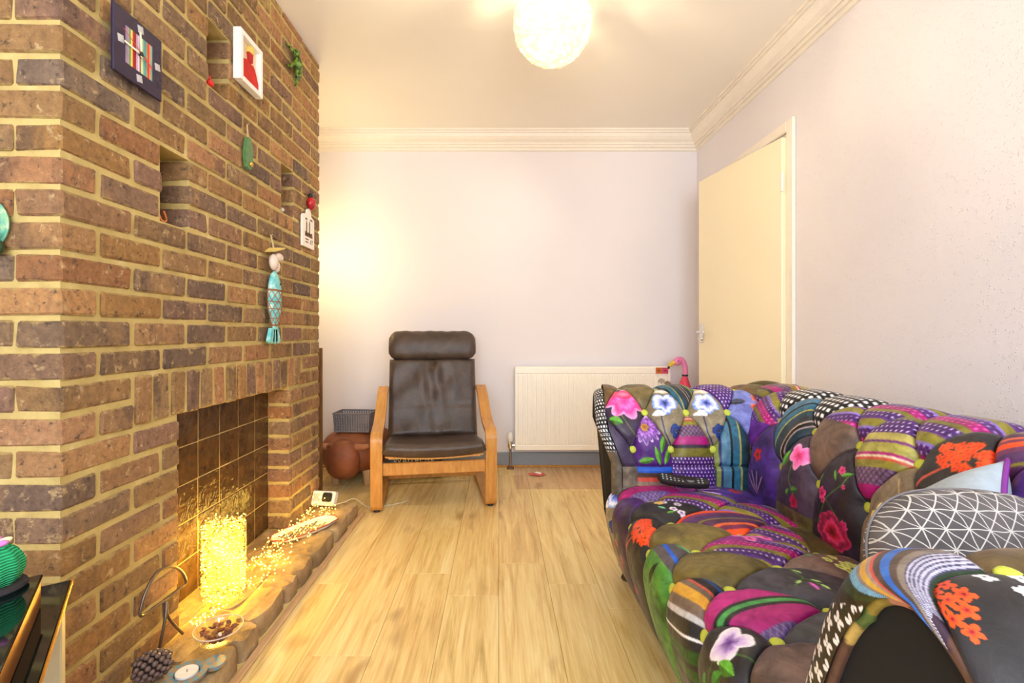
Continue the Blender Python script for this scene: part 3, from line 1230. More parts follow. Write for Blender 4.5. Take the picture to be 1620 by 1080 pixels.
def p_sprays(c):
    c.velvet2(C(44, 38, 48), C(64, 48, 72))
    c.stem([(-0.5, -0.9), (-0.2, -0.2), (0.3, 0.3), (0.5, 0.8)], 0.016, LEAF * 0.8)
    c.stem([(-0.2, -0.2), (0.2, -0.5), (0.4, -0.6)], 0.014, LEAF * 0.8)
    for x, y, r in ((-0.35, -0.1, 0.17), (0.15, 0.62, 0.11), (0.45, -0.65, 0.13), (-0.3, -0.25, 0.09), (0.35, 0.25, 0.06)):
        c.flower(x, y, r, [C(120, 20, 60), HOTP, PINK], 5, x, 0.3)
    for x, y, a in ((0.4, 0.85, 100), (-0.5, 0.25, 60), (0.0, 0.45, 120), (0.1, -0.75, 20), (0.3, 0.55, 30)):
        c.leaf(x, y, 0.14, 0.05, a, LEAF)


def p_sprays_peony(c):
    p_sprays(c)
    c.flower(0.05, -0.95, 0.62, [C(110, 10, 50), RED, C(240, 80, 140), C(150, 20, 70), C(226, 70, 130)], 7, 0.3, 0.2, 0.8)


def p_pinkleaf(c):
    c.velvet2(C(66, 52, 72), C(92, 76, 98))
    c.stem([(0.0, 0.4), (-0.05, -0.2), (0.2, -0.6)], 0.016, LEAF)
    c.flower(0.18, 0.55, 0.42, [HOTP, C(250, 120, 200), C(252, 180, 224)], 5, 0.3, 0.3, 0.9)
    c.leaf(-0.35, 0.35, 0.28, 0.15, 70, LEAF)
    c.leaf(0.2, -0.4, 0.17, 0.1, 20, LEAF * 0.85)
    c.leaf(-0.12, -0.55, 0.12, 0.07, 50, LEAF)
    c.flower(0.18, -0.75, 0.2, [C(150, 20, 40), HOTP], 5, 0.8, 0.35)
    m = c.v < -1.0
    n = vnoise(c.u, c.v, 5, 3)[..., None]
    c.put(m, C(70, 64, 36) * (1 - n) + C(140, 130, 80) * n)


def p_redpur(c):
    c.velvet2(C(96, 62, 160), C(70, 44, 110))
    c.flower(-0.05, 0.1, 0.22, [C(40, 80, 50), C(220, 50, 50), RED], 5, 0.4, 0.3)
    c.leaf(-0.45, 0.6, 0.25, 0.12, 80, C(220, 40, 140))
    for k in range(9):
        a = math.radians(50 + k * 12)
        c.stem([(-0.1, -1.2), (-0.1 + 0.75 * math.cos(a), -1.2 + 0.75 * math.sin(a))], 0.022, C(206, 170, 220) if k % 2 else C(70, 20, 70))


def p_orchid(c):
    c.velvet2(C(128, 112, 92), C(150, 134, 110))
    c.stem([(0.0, 0.9), (0.3, 0.3), (0.9, 0.1)], 0.014, C(190, 170, 130))
    c.leaf(0.45, 0.3, 0.4, 0.14, 140, C(24, 34, 90))
    for x, y in ((-0.15, -0.1), (-0.3, -0.5), (0.05, -0.6)):
        c.flower(x, y, 0.32, [C(130, 70, 30), GOLD, C(240, 214, 110), C(250, 236, 190)], 5, x * 3, 0.3, 1.1)
    c.leaf(-0.1, -0.95, 0.3, 0.1, -60, C(230, 210, 200))
    c.leaf(-0.55, -0.8, 0.3, 0.14, 80, GREEN * 0.7)


def p_limes(c):
    c.velvet2(C(112, 90, 86), C(140, 116, 108))
    rr = np.random.default_rng(4)
    for _ in range(16):
        x, y = rr.uniform(-0.5, 0.55), rr.uniform(-0.3, 0.5)
        c.flower(x, y + x * 0.4, 0.14, [C(120, 130, 40), LIMEC, C(240, 244, 190)], 5, x, 0.25, 0.7)
    c.leaf(-0.35, -0.5, 0.12, 0.07, 20, C(110, 160, 120))


def p_whitebud(c):
    c.velvet(CHAR, 0.3)
    c.stem([(0.5, 0.5), (0.0, 0.1), (-0.1, -0.4)], 0.016, LEAF * 0.7)
    c.flower(0.0, 0.35, 0.33, [PURPLE, C(220, 200, 235), WHITE], 4, 0.5, 0.3, 1.2)
    c.leaf(0.32, 0.1, 0.2, 0.11, 10, LEAF)
    c.leaf(0.18, -0.18, 0.22, 0.13, 60, GREEN)
    c.leaf(-0.25, -0.5, 0.22, 0.1, 80, GREEN)


def p_whiteflowers(c):
    c.velvet(CHAR, 0.3)
    for x, y in ((-0.1, 0.35), (0.25, 0.1), (0.5, 0.25), (-0.35, 0.0)):
        c.flower(x, y, 0.17, [PURPLE, C(230, 220, 240), WHITE], 5, x, 0.3, 0.7)
    c.flower(-0.3, -0.15, 0.16, [GOLD, C(240, 214, 150)], 5, 0.2)
    c.leaf(0.1, -0.2, 0.14, 0.08, 30, C(120, 190, 150))
    c.leaf(0.45, -0.05, 0.12, 0.06, 100, LEAF)


def p_tulip(c):
    c.velvet2(C(66, 66, 74), C(86, 84, 96))
    c.stem([(-0.6, 0.0), (0.0, 0.05), (0.3, -0.3)], 0.015, LEAF)
    c.stem([(0.0, 0.05), (0.3, 0.3)], 0.013, LEAF)
    c.leaf(0.3, 0.08, 0.15, 0.06, 5, C(230, 110, 200))
    for x, y, a in ((0.1, 0.25, 60), (0.32, 0.3, 20), (-0.3, 0.1, 30), (0.15, -0.15, -50)):
        c.leaf(x, y, 0.11, 0.05, a, C(170, 200, 130))


def p_greenblue(c):
    c.velvet2(C(44, 96, 34), C(90, 150, 66))
    c.leaf(0.1, -0.1, 0.3, 0.1, 70, C(24, 44, 24))
    m = c.v > 0.25
    c.put(m, C(96, 88, 92))
    c.stem([(-0.4, 0.5), (0.5, 0.5)], 0.05, BLUE)
    c.leaf(-0.05, 0.85, 0.22, 0.14, 30, C(110, 180, 120))


def p_indigo(c):
    c.velvet2(INDIGO, C(140, 150, 210))
    c.leaf(-0.35, 0.35, 0.3, 0.12, 0, C(70, 76, 92))
    for x, y in ((0.35, 0.5), (0.2, 0.1), (0.5, 0.35), (0.0, -0.5)):
        c.flower(x, y, 0.17, [C(120, 50, 30), C(206, 96, 70), C(230, 150, 120)], 6, x, 0.35)
    c.leaf(0.45, 0.85, 0.35, 0.1, -20, C(200, 214, 150))
    c.leaf(0.4, -0.3, 0.2, 0.09, 60, LEAF)


def p_purpinkdark(c):
    c.velvet2(PURPLE * 0.8, PLUM)
    m = c.v < -0.2
    n = vnoise(c.u, c.v, 2, 5)[..., None]
    c.put(m, C(60, 40, 66) * (1 - n) + C(88, 60, 96) * n)
    for x, y in ((-0.1, -0.9), (0.2, -1.3), (-0.2, -1.7)):
        c.flower(x, y, 0.16, [RED, HOTP], 5, x, 0.3)
    c.leaf(0.2, -0.6, 0.2, 0.08, 60, LEAF)


def p_umbel_long(c):
    p_umbel(c)
    c.stem([(-0.1, 0.2), (-0.5, -0.4), (-0.55, -1.6)], 0.03, RUST * 0.8)
    c.leaf(0.1, -0.9, 0.25, 0.08, 70, LEAF * 0.8)
    c.flower(-0.1, -1.5, 0.15, [RED, HOTP], 5, 0.2, 0.3)


def p_magflower(c):
    c.stripes(ST_PUR, 70, 0.1, 0.3)
    m = c.u < -0.1
    n = vnoise(c.u, c.v, 2, 5)[..., None]
    c.put(m, MAG * (1 - n) + C(120, 80, 170) * n)
    for x, y in ((-0.5, 0.2), (-0.25, -0.05), (-0.55, -0.3), (-0.35, 0.4)):
        c.flower(x, y, 0.2, [C(150, 20, 80), C(240, 110, 190), C(250, 180, 220)], 5, x, 0.3, 0.8)


def p_blackdots(c):
    c.c[:] = BLACK
    row = np.floor(c.v / 0.2)
    x = np.mod(c.u + 0.08 * np.mod(row, 2), 0.16) - 0.08
    y = c.v - row * 0.2 - 0.1
    c.put((np.abs(x) < 0.05) & (np.abs(y) < 0.055) & (np.abs(x) + np.abs(y) < 0.085), WHITE)


def p_nose(c):
    c.velvet(C(112, 100, 86))
    k = Cloth(c.u, c.v, 2)
    k.c[:] = BLACK
    k.clover(0.15, 0.055)
    c.put(c.v > 1.75, k.c)


def p_clover(c):
    c.c[:] = BLACK
    c.clover(0.20, 0.085)


def p_split(top, bottom, at=0.0):
    def f(c):
        bottom(c)
        keep = c.c.copy()
        top(c)
        m = c.v < at
        c.c[m] = keep[m]
    return f


# ------------------------------------------------------------------ sofa: tufted panels, one mesh per patch
SOFA = thing('chesterfield_sofa', 'deep buttoned patchwork velvet chesterfield sofa in purple, black and green prints', 'sofa', (0.85, 1.1, 0))
SO = Vector((0.85, 1.1, 0))


def arclen(P):
    return np.concatenate([[0], np.cumsum(np.hypot(*(P[1:] - P[:-1]).T))])


class Panel:
    def __init__(s, prof, rows, axis, p0, dp, flip=False, wobble=0.0):
        P = np.array([(v.x, v.y) for v in spline([(a, b, 0) for a, b in prof], 16)])
        s.P, s.S = P, arclen(P)
        s.rows = []
        for r in rows:
            i = np.argmin(np.hypot(P[:, 0] - r[0], P[:, 1] - r[1]))
            s.rows.append(s.S[i])
        s.R = len(rows)
        s.axis, s.p0, s.dp, s.sg = axis, p0, dp, (-1 if flip else 1)
        s.d0, s.d1 = s.rows[1] - s.rows[0], s.rows[-1] - s.rows[-2]

    def s_of_q(s, q):
        k = np.arange(s.R)
        x = np.interp(q, k, s.rows)
        x = np.where(q < 0, s.rows[0] + q * s.d0, x)
        return np.where(q > s.R - 1, s.rows[-1] + (q - s.R + 1) * s.d1, x)

    def qrange(s):
        return -s.rows[0] / s.d0, s.R - 1 + (s.S[-1] - s.rows[-1]) / s.d1

    def surf(s, q):
        x = np.clip(s.s_of_q(q), 0, s.S[-1])
        a, b = np.interp(x, s.S, s.P[:, 0]), np.interp(x, s.S, s.P[:, 1])
        e = 0.004
        x0, x1 = np.clip(x - e, 0, s.S[-1]), np.clip(x + e, 0, s.S[-1])
        ta = np.interp(x1, s.S, s.P[:, 0]) - np.interp(x0, s.S, s.P[:, 0])
        tb = np.interp(x1, s.S, s.P[:, 1]) - np.interp(x0, s.S, s.P[:, 1])
        l = np.hypot(ta, tb) + 1e-9
        return a, b, -tb / l * s.sg, ta / l * s.sg

    def height(s, p, q, amp, dip):
        qc = np.clip(q, 0, s.R - 1)
        fa, fb = np.mod(p - qc / 2, 1), np.mod(p + qc / 2, 1)
        w = np.sqrt(np.clip(np.sin(PI * fa) * np.sin(PI * fb), 0, 1))
        h = amp * (1 - (1 - w) ** 2.6)
        lo, hi = s.qrange()
        out = np.where(q < 0, np.clip(1 + q / max(-lo, 1e-3) * 0.85, 0, 1), 1) * np.where(q > s.R - 1, np.clip(1 - (q - s.R + 1) / max(hi - s.R + 1, 1e-3) * 0.85, 0, 1), 1)
        h = h * out
        d2 = np.full(p.shape, 1e9)
        for r in range(s.R):
            dq = np.where(q < r, (q - r) * (s.d0 if r == 0 else s.rows[r] - s.rows[r - 1]), (q - r) * (s.d1 if r == s.R - 1 else s.rows[r + 1] - s.rows[r]))
            pp = p - (r % 2) / 2
            dpv = (pp - np.round(pp)) * s.dp
            d2 = np.minimum(d2, dpv ** 2 + dq ** 2)
        return h - dip * np.exp(-d2 / (2 * 0.020 ** 2))

    def place(s, p, q, h):
        a, b, na, nb = s.surf(q)
        lat = s.p0 + p * s.dp
        a, b = a + na * h, b + nb * h
        return np.stack([a, lat, b], -1) if s.axis == 'Y' else np.stack([lat, a, b], -1)


def cloth_mesh(name, co, tri, col):
    me = bpy.data.meshes.new(name)
    me.vertices.add(len(co))
    me.vertices.foreach_set('co', co.astype(np.float32).ravel())
    me.loops.add(tri.size)
    me.loops.foreach_set('vertex_index', tri.astype(np.int32).ravel())
    me.polygons.add(len(tri))
    me.polygons.foreach_set('loop_start', np.arange(0, tri.size, 3, dtype=np.int32))
    me.polygons.foreach_set('use_smooth', np.ones(len(tri), bool))
    me.update(calc_edges=True)
    at = me.color_attributes.new('print', 'FLOAT_COLOR', 'POINT')
    rgba = np.ones((len(co), 4), np.float32)
    rgba[:, :3] = s2l(np.clip(col, 0, 1))
    at.data.foreach_set('color', rgba.ravel())
    return me


PANEL_INFO = []


def tuft_panel(pn, tagname, prange, N, amp, dip, assign, default, up=1, cutq=(), parent=None, warp=None):
    parent = parent or SOFA
    lo, hi = pn.qrange()
    dq = 2.0 / N
    p = np.arange(round(prange[0] * N), round(prange[1] * N) + 1) / N
    # rows of the mesh follow the diagonal seams between the first and last button rows
    qs = np.arange(math.floor(lo / dq), math.ceil(hi / dq) + 1) * dq
    Pg, Qg = np.meshgrid(p, qs, indexing='ij')
    Qc = np.clip(Qg, lo, hi)
    H = pn.height(Pg, Qc, amp, dip)
    for cq in cutq:
        H = H - amp * 0.55 * np.exp(-((Qc - cq) / 0.05) ** 2)
    XYZ = pn.place(Pg, Qc, H)
    if warp:
        XYZ = warp(XYZ)
    ni, nj = Pg.shape
    idx = np.arange(ni * nj).reshape(ni, nj)
    v00, v10, v11, v01 = idx[:-1, :-1], idx[1:, :-1], idx[1:, 1:], idx[:-1, 1:]
    qm = (Qg[:-1, :-1] + Qg[1:, 1:]) / 2
    qcl0, qcl1 = np.clip(Qg[:-1, :-1], 0, pn.R - 1), np.clip(Qg[1:, 1:], 0, pn.R - 1)
    aN = np.round((Pg[:-1, :-1] - qcl0 / 2) * N)      # seam of family a runs along the (00)-(11) diagonal
    useA = (np.mod(aN, N) == 0)
    t1 = np.where(useA[..., None], np.stack([v00, v10, v11], -1), np.stack([v00, v10, v01], -1))
    t2 = np.where(useA[..., None], np.stack([v00, v11, v01], -1), np.stack([v10, v11, v01], -1))
    T = np.concatenate([t1.reshape(-1, 3), t2.reshape(-1, 3)])
    pf, qf = Pg.ravel(), Qg.ravel()
    pc, qc = pf[T].mean(1), qf[T].mean(1)
    qcc = np.clip(qc, 0, pn.R - 1)
    ia, ib = np.floor(pc - qcc / 2 + 1e-7).astype(int), np.floor(pc + qcc / 2 + 1e-7).astype(int)
    band = np.zeros(len(T), int)
    for cq in cutq:
        band += (qc > cq).astype(int)
    key = (ia + 500) * 100000 + (ib + 500) * 10 + band
    co = XYZ.reshape(-1, 3) - np.array(SO)
    Qfl = Qc.ravel()
    S_all = np.clip(pn.s_of_q(Qfl), 0, pn.S[-1])
    for k in np.unique(key):
        tri = T[key == k]
        used, inv = np.unique(tri, return_inverse=True)
        tri = inv.reshape(-1, 3)
        cc = co[used]
        e1, e2 = cc[tri[:, 1]] - cc[tri[:, 0]], cc[tri[:, 2]] - cc[tri[:, 0]]
        ok = np.linalg.norm(np.cross(e1, e2), axis=1) > 1e-12
        tri = tri[ok]
        if len(tri) < 30:
            continue
        a, b, bd = int(k // 100000 - 500), int(k // 10 % 10000 - 500), int(k % 10)
        lat, sv = pf[used] * pn.dp, S_all[used]
        u = (lat - (lat.min() + lat.max()) / 2) / 0.1
        m = (sv.min() + sv.max()) / 2
        if b == a and not cutq:
            m = pn.rows[0] if True else m
        v = (sv - m) / 0.1
        fn = assign.get((a, b, bd)) or assign.get((a, b)) or default[(a * 7 + b * 13 + bd * 5) % len(default)]
        col = 0
        e = pn.dp / N / 0.1 * 0.45
        for du, dv in ((-e, -e * 0.4), (e * 0.4, -e), (e, e * 0.4), (-e * 0.4, e)):
            c = Cloth(u * up + du, v + dv, seed=abs(a * 31 + b * 17 + bd))
            fn(c)
            col = col + c.c * 0.25
        # pale sewing thread along the seams
        link('patch', cloth_mesh('patch', cc, tri, col), parent, MAT['velvet'])
        ctr = cc.mean(0) + np.array(SO)
        PANEL_INFO.append((tagname, a, b, bd, ctr))
    # buttons
    bm_ = BUTTON
    for r in range(pn.R):
        for k in range(math.floor(prange[0]) - 1, math.ceil(prange[1]) + 2):
            pb = k + (r % 2) / 2
            if not (prange[0] + 0.04 < pb < prange[1] - 0.04):
                continue
            A = np.array([pb]); Q = np.array([float(r)])
            c0 = pn.place(A, Q, np.array([-dip + 0.006]))[0]
            c1 = pn.place(A, Q, np.array([0.1]))[0]
            if warp:
                c0, c1 = warp(c0[None])[0], warp(c1[None])[0]
            nn = Vector(c1 - c0).normalized()
            o = link('button', bm_, parent, MAT['lime'])
            o.location = Vector(c0) - SO
            o.rotation_mode = 'QUATERNION'
            o.rotation_quaternion = nn.to_track_quat('Z', 'Y')


BUTTON = MB().lathe([(0.0, -0.004), (0.012, -0.003), (0.0135, 0.0), (0.012, 0.004), (0.007, 0.0065), (0.0, 0.007)], 14).mesh('button', smooth=60)

DEF = [p_velvet2(OLIVE * 0.8, OLIVE * 1.2), p_sprays, p_str(ST_PUR, 20, 0.1), p_velvet(C(96, 80, 74)), p_redpur, p_str(ST_TEAL, 75, 0.1), p_pinkleaf, p_str(ST_MIX, 5, 0.1), p_velvet(PURPLE * 0.8)]

# seat
DY = 0.175
seat = Panel([(0.455, 0.085), (0.43, 0.14), (0.405, 0.23), (0.392, 0.31), (0.398, 0.365), (0.43, 0.398), (0.495, 0.412), (0.65, 0.415), (0.80, 0.405), (0.93, 0.39)],
             [(0.398, 0.365), (0.495, 0.412), (0.65, 0.415), (0.80, 0.405)], 'Y', 0.9425, DY)
SEAT = {}
for n_, f in {-1: p_whitebud, 0: p_str(ST_A, 194, 0.03, 0.0, 1.15), 1: p_greenblue, 2: p_umbel_long, 3: p_purpinkdark, 4: p_poppy}.items():
    SEAT[(n_, n_)] = f
for n_, f in {-1: p_velvet(C(126, 104, 98)), 0: p_str(ST_MAG, 100, 0.10, 0.45, 1.3), 1: p_velvet2(OLIVE * 0.85, OLIVE * 1.15), 2: p_velvet2(OLIVE * 0.95, OLIVE * 1.25), 3: p_whiteflowers, 4: p_str(ST_MAG, 90, 0.1, 0.1, 1.6)}.items():
    SEAT[(n_ - 1, n_)] = f      # diamonds centred on the second row
for n_, f in {0: p_velvet(SLATE), 1: p_tulip, 2: p_magflower, 3: p_str(ST_ORG, 95, 0.12, 0.1, 1.2), 4: p_str(ST_PUR, 60, 0.15, 0.25, 1.2), 5: p_velvet(C(160, 60, 150))}.items():
    SEAT[(n_ - 2, n_)] = f
for n_, f in {0: p_velvet(MAUVE), 1: p_limes, 2: p_split(p_velvet2(OLIVE * 0.8, OLIVE * 1.1), p_str(ST_PUR, 45, 0.0, 0.4), 0.0), 3: p_str(ST_PUR, 40, 0.1, 0.0, 1.3), 4: p_redpur}.items():
    SEAT[(n_ - 2, n_ + 1)] = f
tuft_panel(seat, 'seat', (-2.3, 4.3), 104, 0.017, 0.014, SEAT, DEF, up=-1)

# back, rolled over at the top
back = Panel([(0.865, 0.37), (0.868, 0.45), (0.877, 0.541), (0.897, 0.61), (0.925, 0.672), (0.972, 0.728), (1.04, 0.750), (1.11, 0.742), (1.17, 0.705), (1.20, 0.64), (1.19, 0.57), (1.165, 0.52), (1.17, 0.40), (1.19, 0.10)],
             [(0.877, 0.541), (0.925, 0.672), (1.04, 0.750)], 'Y', 0.8025, DY)
BACK = {}
for n_, f in {0: p_velvet(C(90, 80, 80)), 1: p_orchid, 2: p_sprays_peony, 3: p_pinkleaf, 4: p_redpur}.items():
    BACK[(n_, n_)] = f
for n_, f in {0: p_velvet(PURPLE * 0.95), 1: p_umbel, 2: p_str(ST_MIX, 12, 0.06, 0.1, 1.25), 3: p_split(p_str(ST_PUR, 20, 0.1, 0.0, 1.2), p_velvet2(C(104, 84, 74), C(130, 106, 92)), 0.35),
              4: p_str(ST_TEAL, 60, 0.25, 0.2, 1.2), 5: p_split(p_str(ST_PUR, -25, 0.1), p_velvet(PURPLE), -0.3)}.items():
    BACK[(n_ - 1, n_)] = f
for n_, f in {-1: p_velvet(PURPLE), 0: p_str(ST_ORG, 20, 0.1), 1: p_str(ST_PUR, 0, 0.1, 0.1), 2: p_str(ST_PUR, 10, 0.05), 3: p_blackdots, 4: p_blackdots, 5: p_str(ST_MIX, 0, 0.1, 0.8)}.items():
    BACK[(n_ - 1, n_ + 1)] = f
tuft_panel(back, 'back', (-1.6, 6.3), 96, 0.020, 0.018, BACK, DEF, up=-1)

# far arm
AX = 0.15
arm = Panel([(1.665, 0.37), (1.672, 0.45), (1.682, 0.55), (1.70, 0.615), (1.735, 0.675), (1.785, 0.725), (1.845, 0.745), (1.905, 0.735), (1.95, 0.70), (1.97, 0.645), (1.955, 0.59), (1.93, 0.55), (1.94, 0.40), (1.96, 0.085)],
            [(1.682, 0.55), (1.735, 0.675), (1.845, 0.745)], 'X', 0.453, AX)
ARM = {}
for n_, f in {-1: p_velvet2(PLUM, C(86, 74, 104)), 0: p_spiky, 1: p_str(ST_MIX, 0, 0.03, 1.30, 1.15), 2: p_str(ST_TEAL, 88, 0.0, 0.3, 1.2), 3: p_velvet(NAVY)}.items():
    ARM[(n_, n_, 1)] = f
for n_, f in {-1: p_velvet(C(120, 110, 98)), 0: p_str(ST_GREY, 0, 0.0, 0.35, 1.2), 1: p_split(p_str([(0.7, C(84, 38, 130), 'dot', C(226, 214, 240))]), p_velvet(OLIVEL * 0.9), -0.12), 2: p_str(ST_TEAL, 88, 0.0, 0.3, 1.2), 3: p_velvet(NAVY)}.items():
    ARM[(n_, n_, 0)] = f
for n_, f in {0: p_peony, 1: p_poppy, 2: p_poppy, 3: p_indigo, -1: p_clover}.items():
    ARM[(n_ - 1, n_, 1)] = f
for n_, f in {-1: p_velvet(C(120, 96, 60)), 0: p_velvet2(OLIVE * 0.8, C(140, 124, 84)), 1: p_str(ST_TEAL, 70, 0.1), 2: p_split(p_str(ST_TEAL, 70, 0.1), p_str([(0.6, C(84, 38, 130), 'dot', C(226, 214, 240))]), -0.2), 3: p_velvet2(C(110, 96, 60), C(150, 110, 80))}.items():
    ARM[(n_ - 1, n_ + 1, 1)] = f


def arm_warp(co):
    co = co.copy()
    x, y_, z_ = co[..., 0], co[..., 1], co[..., 2]
    off = 0.045 * np.clip((0.62 - z_) / 0.12, 0, 1) + 0.04 * np.clip((0.25 - z_) / 0.16, 0, 1) + 0.03 * np.clip((y_ - 1.76) / 0.2, 0, 1)
    co[..., 0] = x + off * np.clip((0.62 - x) / 0.24, 0, 1)
    return co


tuft_panel(arm, 'arm', (-0.45, 4.6), 90, 0.015, 0.016, ARM, DEF, cutq=(-0.42,), warp=arm_warp)


# rounded noses and flat faces of both arms
def nose(pn, x_edge, X0, inset, pat, nsub, span, rng=(0, 1), amp=0.0):
    """cloth turning from the arm's length into its front face"""
    S = np.linspace(rng[0] * pn.S[-1], rng[1] * pn.S[-1], span)
    a, b = np.interp(S, pn.S, pn.P[:, 0]), np.interp(S, pn.S, pn.P[:, 1])
    q = np.interp(S, pn.s_of_q(np.linspace(*pn.qrange(), 800)), np.linspace(*pn.qrange(), 800))
    _, _, na, nb = pn.surf(q)
    T = np.linspace(0, 1, nsub)
    co, U, V = [], [], []
    for t in T:
        x = np.full_like(a, x_edge - (x_edge - X0) * math.sin(t * PI / 2))
        ins = inset * (1 - math.cos(t * PI / 2)) - amp * (1 - t)
        co.append(np.stack([x, a - na * ins, b - nb * ins], -1))
        U.append(np.full_like(a, t * 0.7))
        V.append(S / 0.1)
    co = np.array(co)
    c = Cloth(np.array(U).ravel(), np.array(V).ravel(), 3)
    pat(c)
    idx = np.arange(nsub * span).reshape(nsub, span)
    q4 = np.stack([idx[:-1, :-1], idx[1:, :-1], idx[1:, 1:], idx[:-1, 1:]], -1).reshape(-1, 4)
    tri = np.concatenate([q4[:, [0, 1, 2]], q4[:, [0, 2, 3]]])
    return co, c.c, tri


co, col, tri = nose(arm, 0.453 - 0.45 * AX, 0.352, 0.022, p_nose, 24, 420)
co = arm_warp(co)
link('patch', cloth_mesh('patch', co.reshape(-1, 3) - np.array(SO), tri, col), SOFA, MAT['velvet'])


def face_panel(ring, x, name):
    vs = [tuple(Vector((x, a, b)) - SO) for a, b in ring]
    return MB().add(vs, [tuple(range(len(vs)))]).build(name, MAT_FACE, SOFA)


MAT_FACE = plain('black_brown_velvet', rgb(12, 10, 10), 0.9, var=0.2, scale=60)
ring = co[-1][::4]
MB().add([tuple(Vector(q_) - SO + Vector((0.0006, 0, 0))) for q_ in ring], [tuple(range(len(ring)))]).build('arm_front', MAT_FACE, SOFA)

# near arm: hand-laid patches on the roll
near = Panel([(0.565, 0.38), (0.555, 0.46), (0.54, 0.55), (0.515, 0.63), (0.485, 0.70), (0.45, 0.744), (0.40, 0.762), (0.345, 0.748), (0.30, 0.705), (0.28, 0.645), (0.295, 0.58), (0.315, 0.54), (0.32, 0.40), (0.32, 0.085)],
             [(0.54, 0.55), (0.485, 0.70), (0.40, 0.762)], 'X', 0.45, 0.2, flip=True)
s_top = near.S[np.argmin(np.hypot(near.P[:, 0] - 0.40, near.P[:, 1] - 0.762))]
xs = np.concatenate([np.linspace(0, 0.08, 90), np.linspace(0.081, 0.26, 170), np.linspace(0.28, 0.9, 40)])   # distance from the front edge
ss = np.concatenate([np.linspace(0, s_top - 0.27, 30), np.linspace(s_top - 0.268, s_top + 0.17, 470), np.linspace(s_top + 0.18, near.S[-1], 40)])
XX, SS = np.meshgrid(xs, ss, indexing='ij')
sd = SS - s_top
NR = 0.046
sb = 0.006 + 0.085 * np.exp(-XX / 0.022)
dA = sb - sd                                   # >0 on the striped side
xbrown = 0.098 + dA * 0.5
reg = np.where(dA < 0, 1, np.where(XX > xbrown, 2, np.where(dA < 0.098, 0, np.where(dA < 0.125 + 0.02 * np.sin(XX * 40), 4, 3))))
grv = np.minimum(np.abs(dA), np.where(dA > 0, np.abs(XX - xbrown), 1))
Hn = 0.012 * (1 - np.exp(-grv / 0.012)) - 0.004
ang = np.clip(XX / (NR * PI / 2), 0, 1) * PI / 2
Xw = 0.328 + np.where(XX < NR * PI / 2, NR * (1 - np.cos(ang)), NR + XX - NR * PI / 2)
ins = np.where(XX < NR * PI / 2, NR * (1 - np.sin(ang)), 0) * np.interp(sd, [-0.06, 0.03], [1.0, 0.35])
qv = np.linspace(*near.qrange(), 1500)
Q = np.interp(SS.ravel(), near.s_of_q(qv), qv).reshape(SS.shape)
a, b, na, nb = near.surf(Q)
fade = np.sin(ang) * 0.8 + 0.2
cx_n = np.stack([Xw - Hn * np.cos(ang), a + na * (Hn * np.sin(ang) - ins), b + nb * (Hn * np.sin(ang) - ins)], -1)
cl = Cloth(XX / 0.1, sd / 0.1, 5)
cl.velvet(CHAR, 0.3)
m1 = reg == 1
rr = np.random.default_rng(9)
keep = cl.c.copy()
for x, y in ((0.22, 0.16), (0.38, 0.14), (0.20, 0.29), (0.34, 0.27), (0.47, 0.24), (0.24, 0.41), (0.37, 0.39), (0.28, 0.53), (0.42, 0.50), (0.34, 0.64), (0.50, 0.38)):
    cl.flower(x, y, 0.078, [RED, ORANGE, ORANGE], 5, x * 9, 0.5)
    cl.put(np.hypot(cl.u - x, cl.v - y) < 0.014, RED * 0.7)
for x, y in ((0.80, 0.22), (0.92, 0.40), (1.05, 0.25), (1.12, 0.5), (1.25, 0.36), (1.3, 0.62), (1.0, 0.62), (1.45, 0.5), (1.2, 0.8)):
    for aa in range(4):
        cl.flower(x + 0.042 * math.cos(aa * PI / 2 + 0.6), y + 0.042 * math.sin(aa * PI / 2 + 0.6), 0.033, [WHITE, WHITE], 3, 0, 0.1)
t = dA / 0.098
bands = [(0.03, GREEN * 0.5), (0.20, C(186, 184, 200), 13), (0.08, C(140, 128, 120)), (0.09, C(96, 78, 70)), (0.12, C(60, 128, 214)), (0.10, C(92, 74, 66)), (0.05, C(220, 96, 84)), (0.07, C(186, 160, 150)),
         (0.11, C(226, 188, 80)), (0.06, C(160, 144, 136)), (0.15, C(150, 200, 230), 12)]
x0 = 0.0
tot = sum(bb[0] for bb in bands)
for bb in bands:
    w0 = bb[0] / tot
    mm = (reg == 0) & (t >= x0) & (t < x0 + w0 + 1e-6)
    cl.put(mm, bb[1])
    if len(bb) > 2:
        cl.put(mm & (np.mod((t - x0) * bb[2] * 2.2, 1) < 0.4), C(66, 60, 96) if x0 < 0.4 else C(90, 150, 190))
    x0 += w0
nz = vnoise(cl.u, cl.v, 3, 8)[..., None]
cl.put(reg == 2, C(96, 78, 40) * (1 - nz) + C(134, 112, 66) * nz)
cl.put(reg == 4, BLACK)
cl.put((reg == 4) & (np.abs(dA - 0.112) < 0.005), GREEN * 0.55)
cl.put((reg == 4) & (np.abs(dA - 0.102) < 0.003), GREEN * 0.45)
c3 = Cloth(cl.u, cl.v, 1)
c3.c[:] = BLACK
c3.clover(0.20, 0.085)
cl.put(reg == 3, c3.c)
idx = np.arange(XX.size).reshape(XX.shape)
q4 = np.stack([idx[:-1, :-1], idx[1:, :-1], idx[1:, 1:], idx[:-1, 1:]], -1).reshape(-1, 4)
tri = np.concatenate([q4[:, [0, 1, 2]], q4[:, [0, 2, 3]]])
rg = np.median(reg.ravel()[tri], axis=1).astype(int)
for k in range(5):
    tk = tri[rg == k]
    used, inv = np.unique(tk, return_inverse=True)
    link('patch', cloth_mesh('patch', cx_n.reshape(-1, 3)[used] - np.array(SO), inv.reshape(-1, 3), cl.c.reshape(-1, 3)[used]), SOFA, MAT['velvet'])
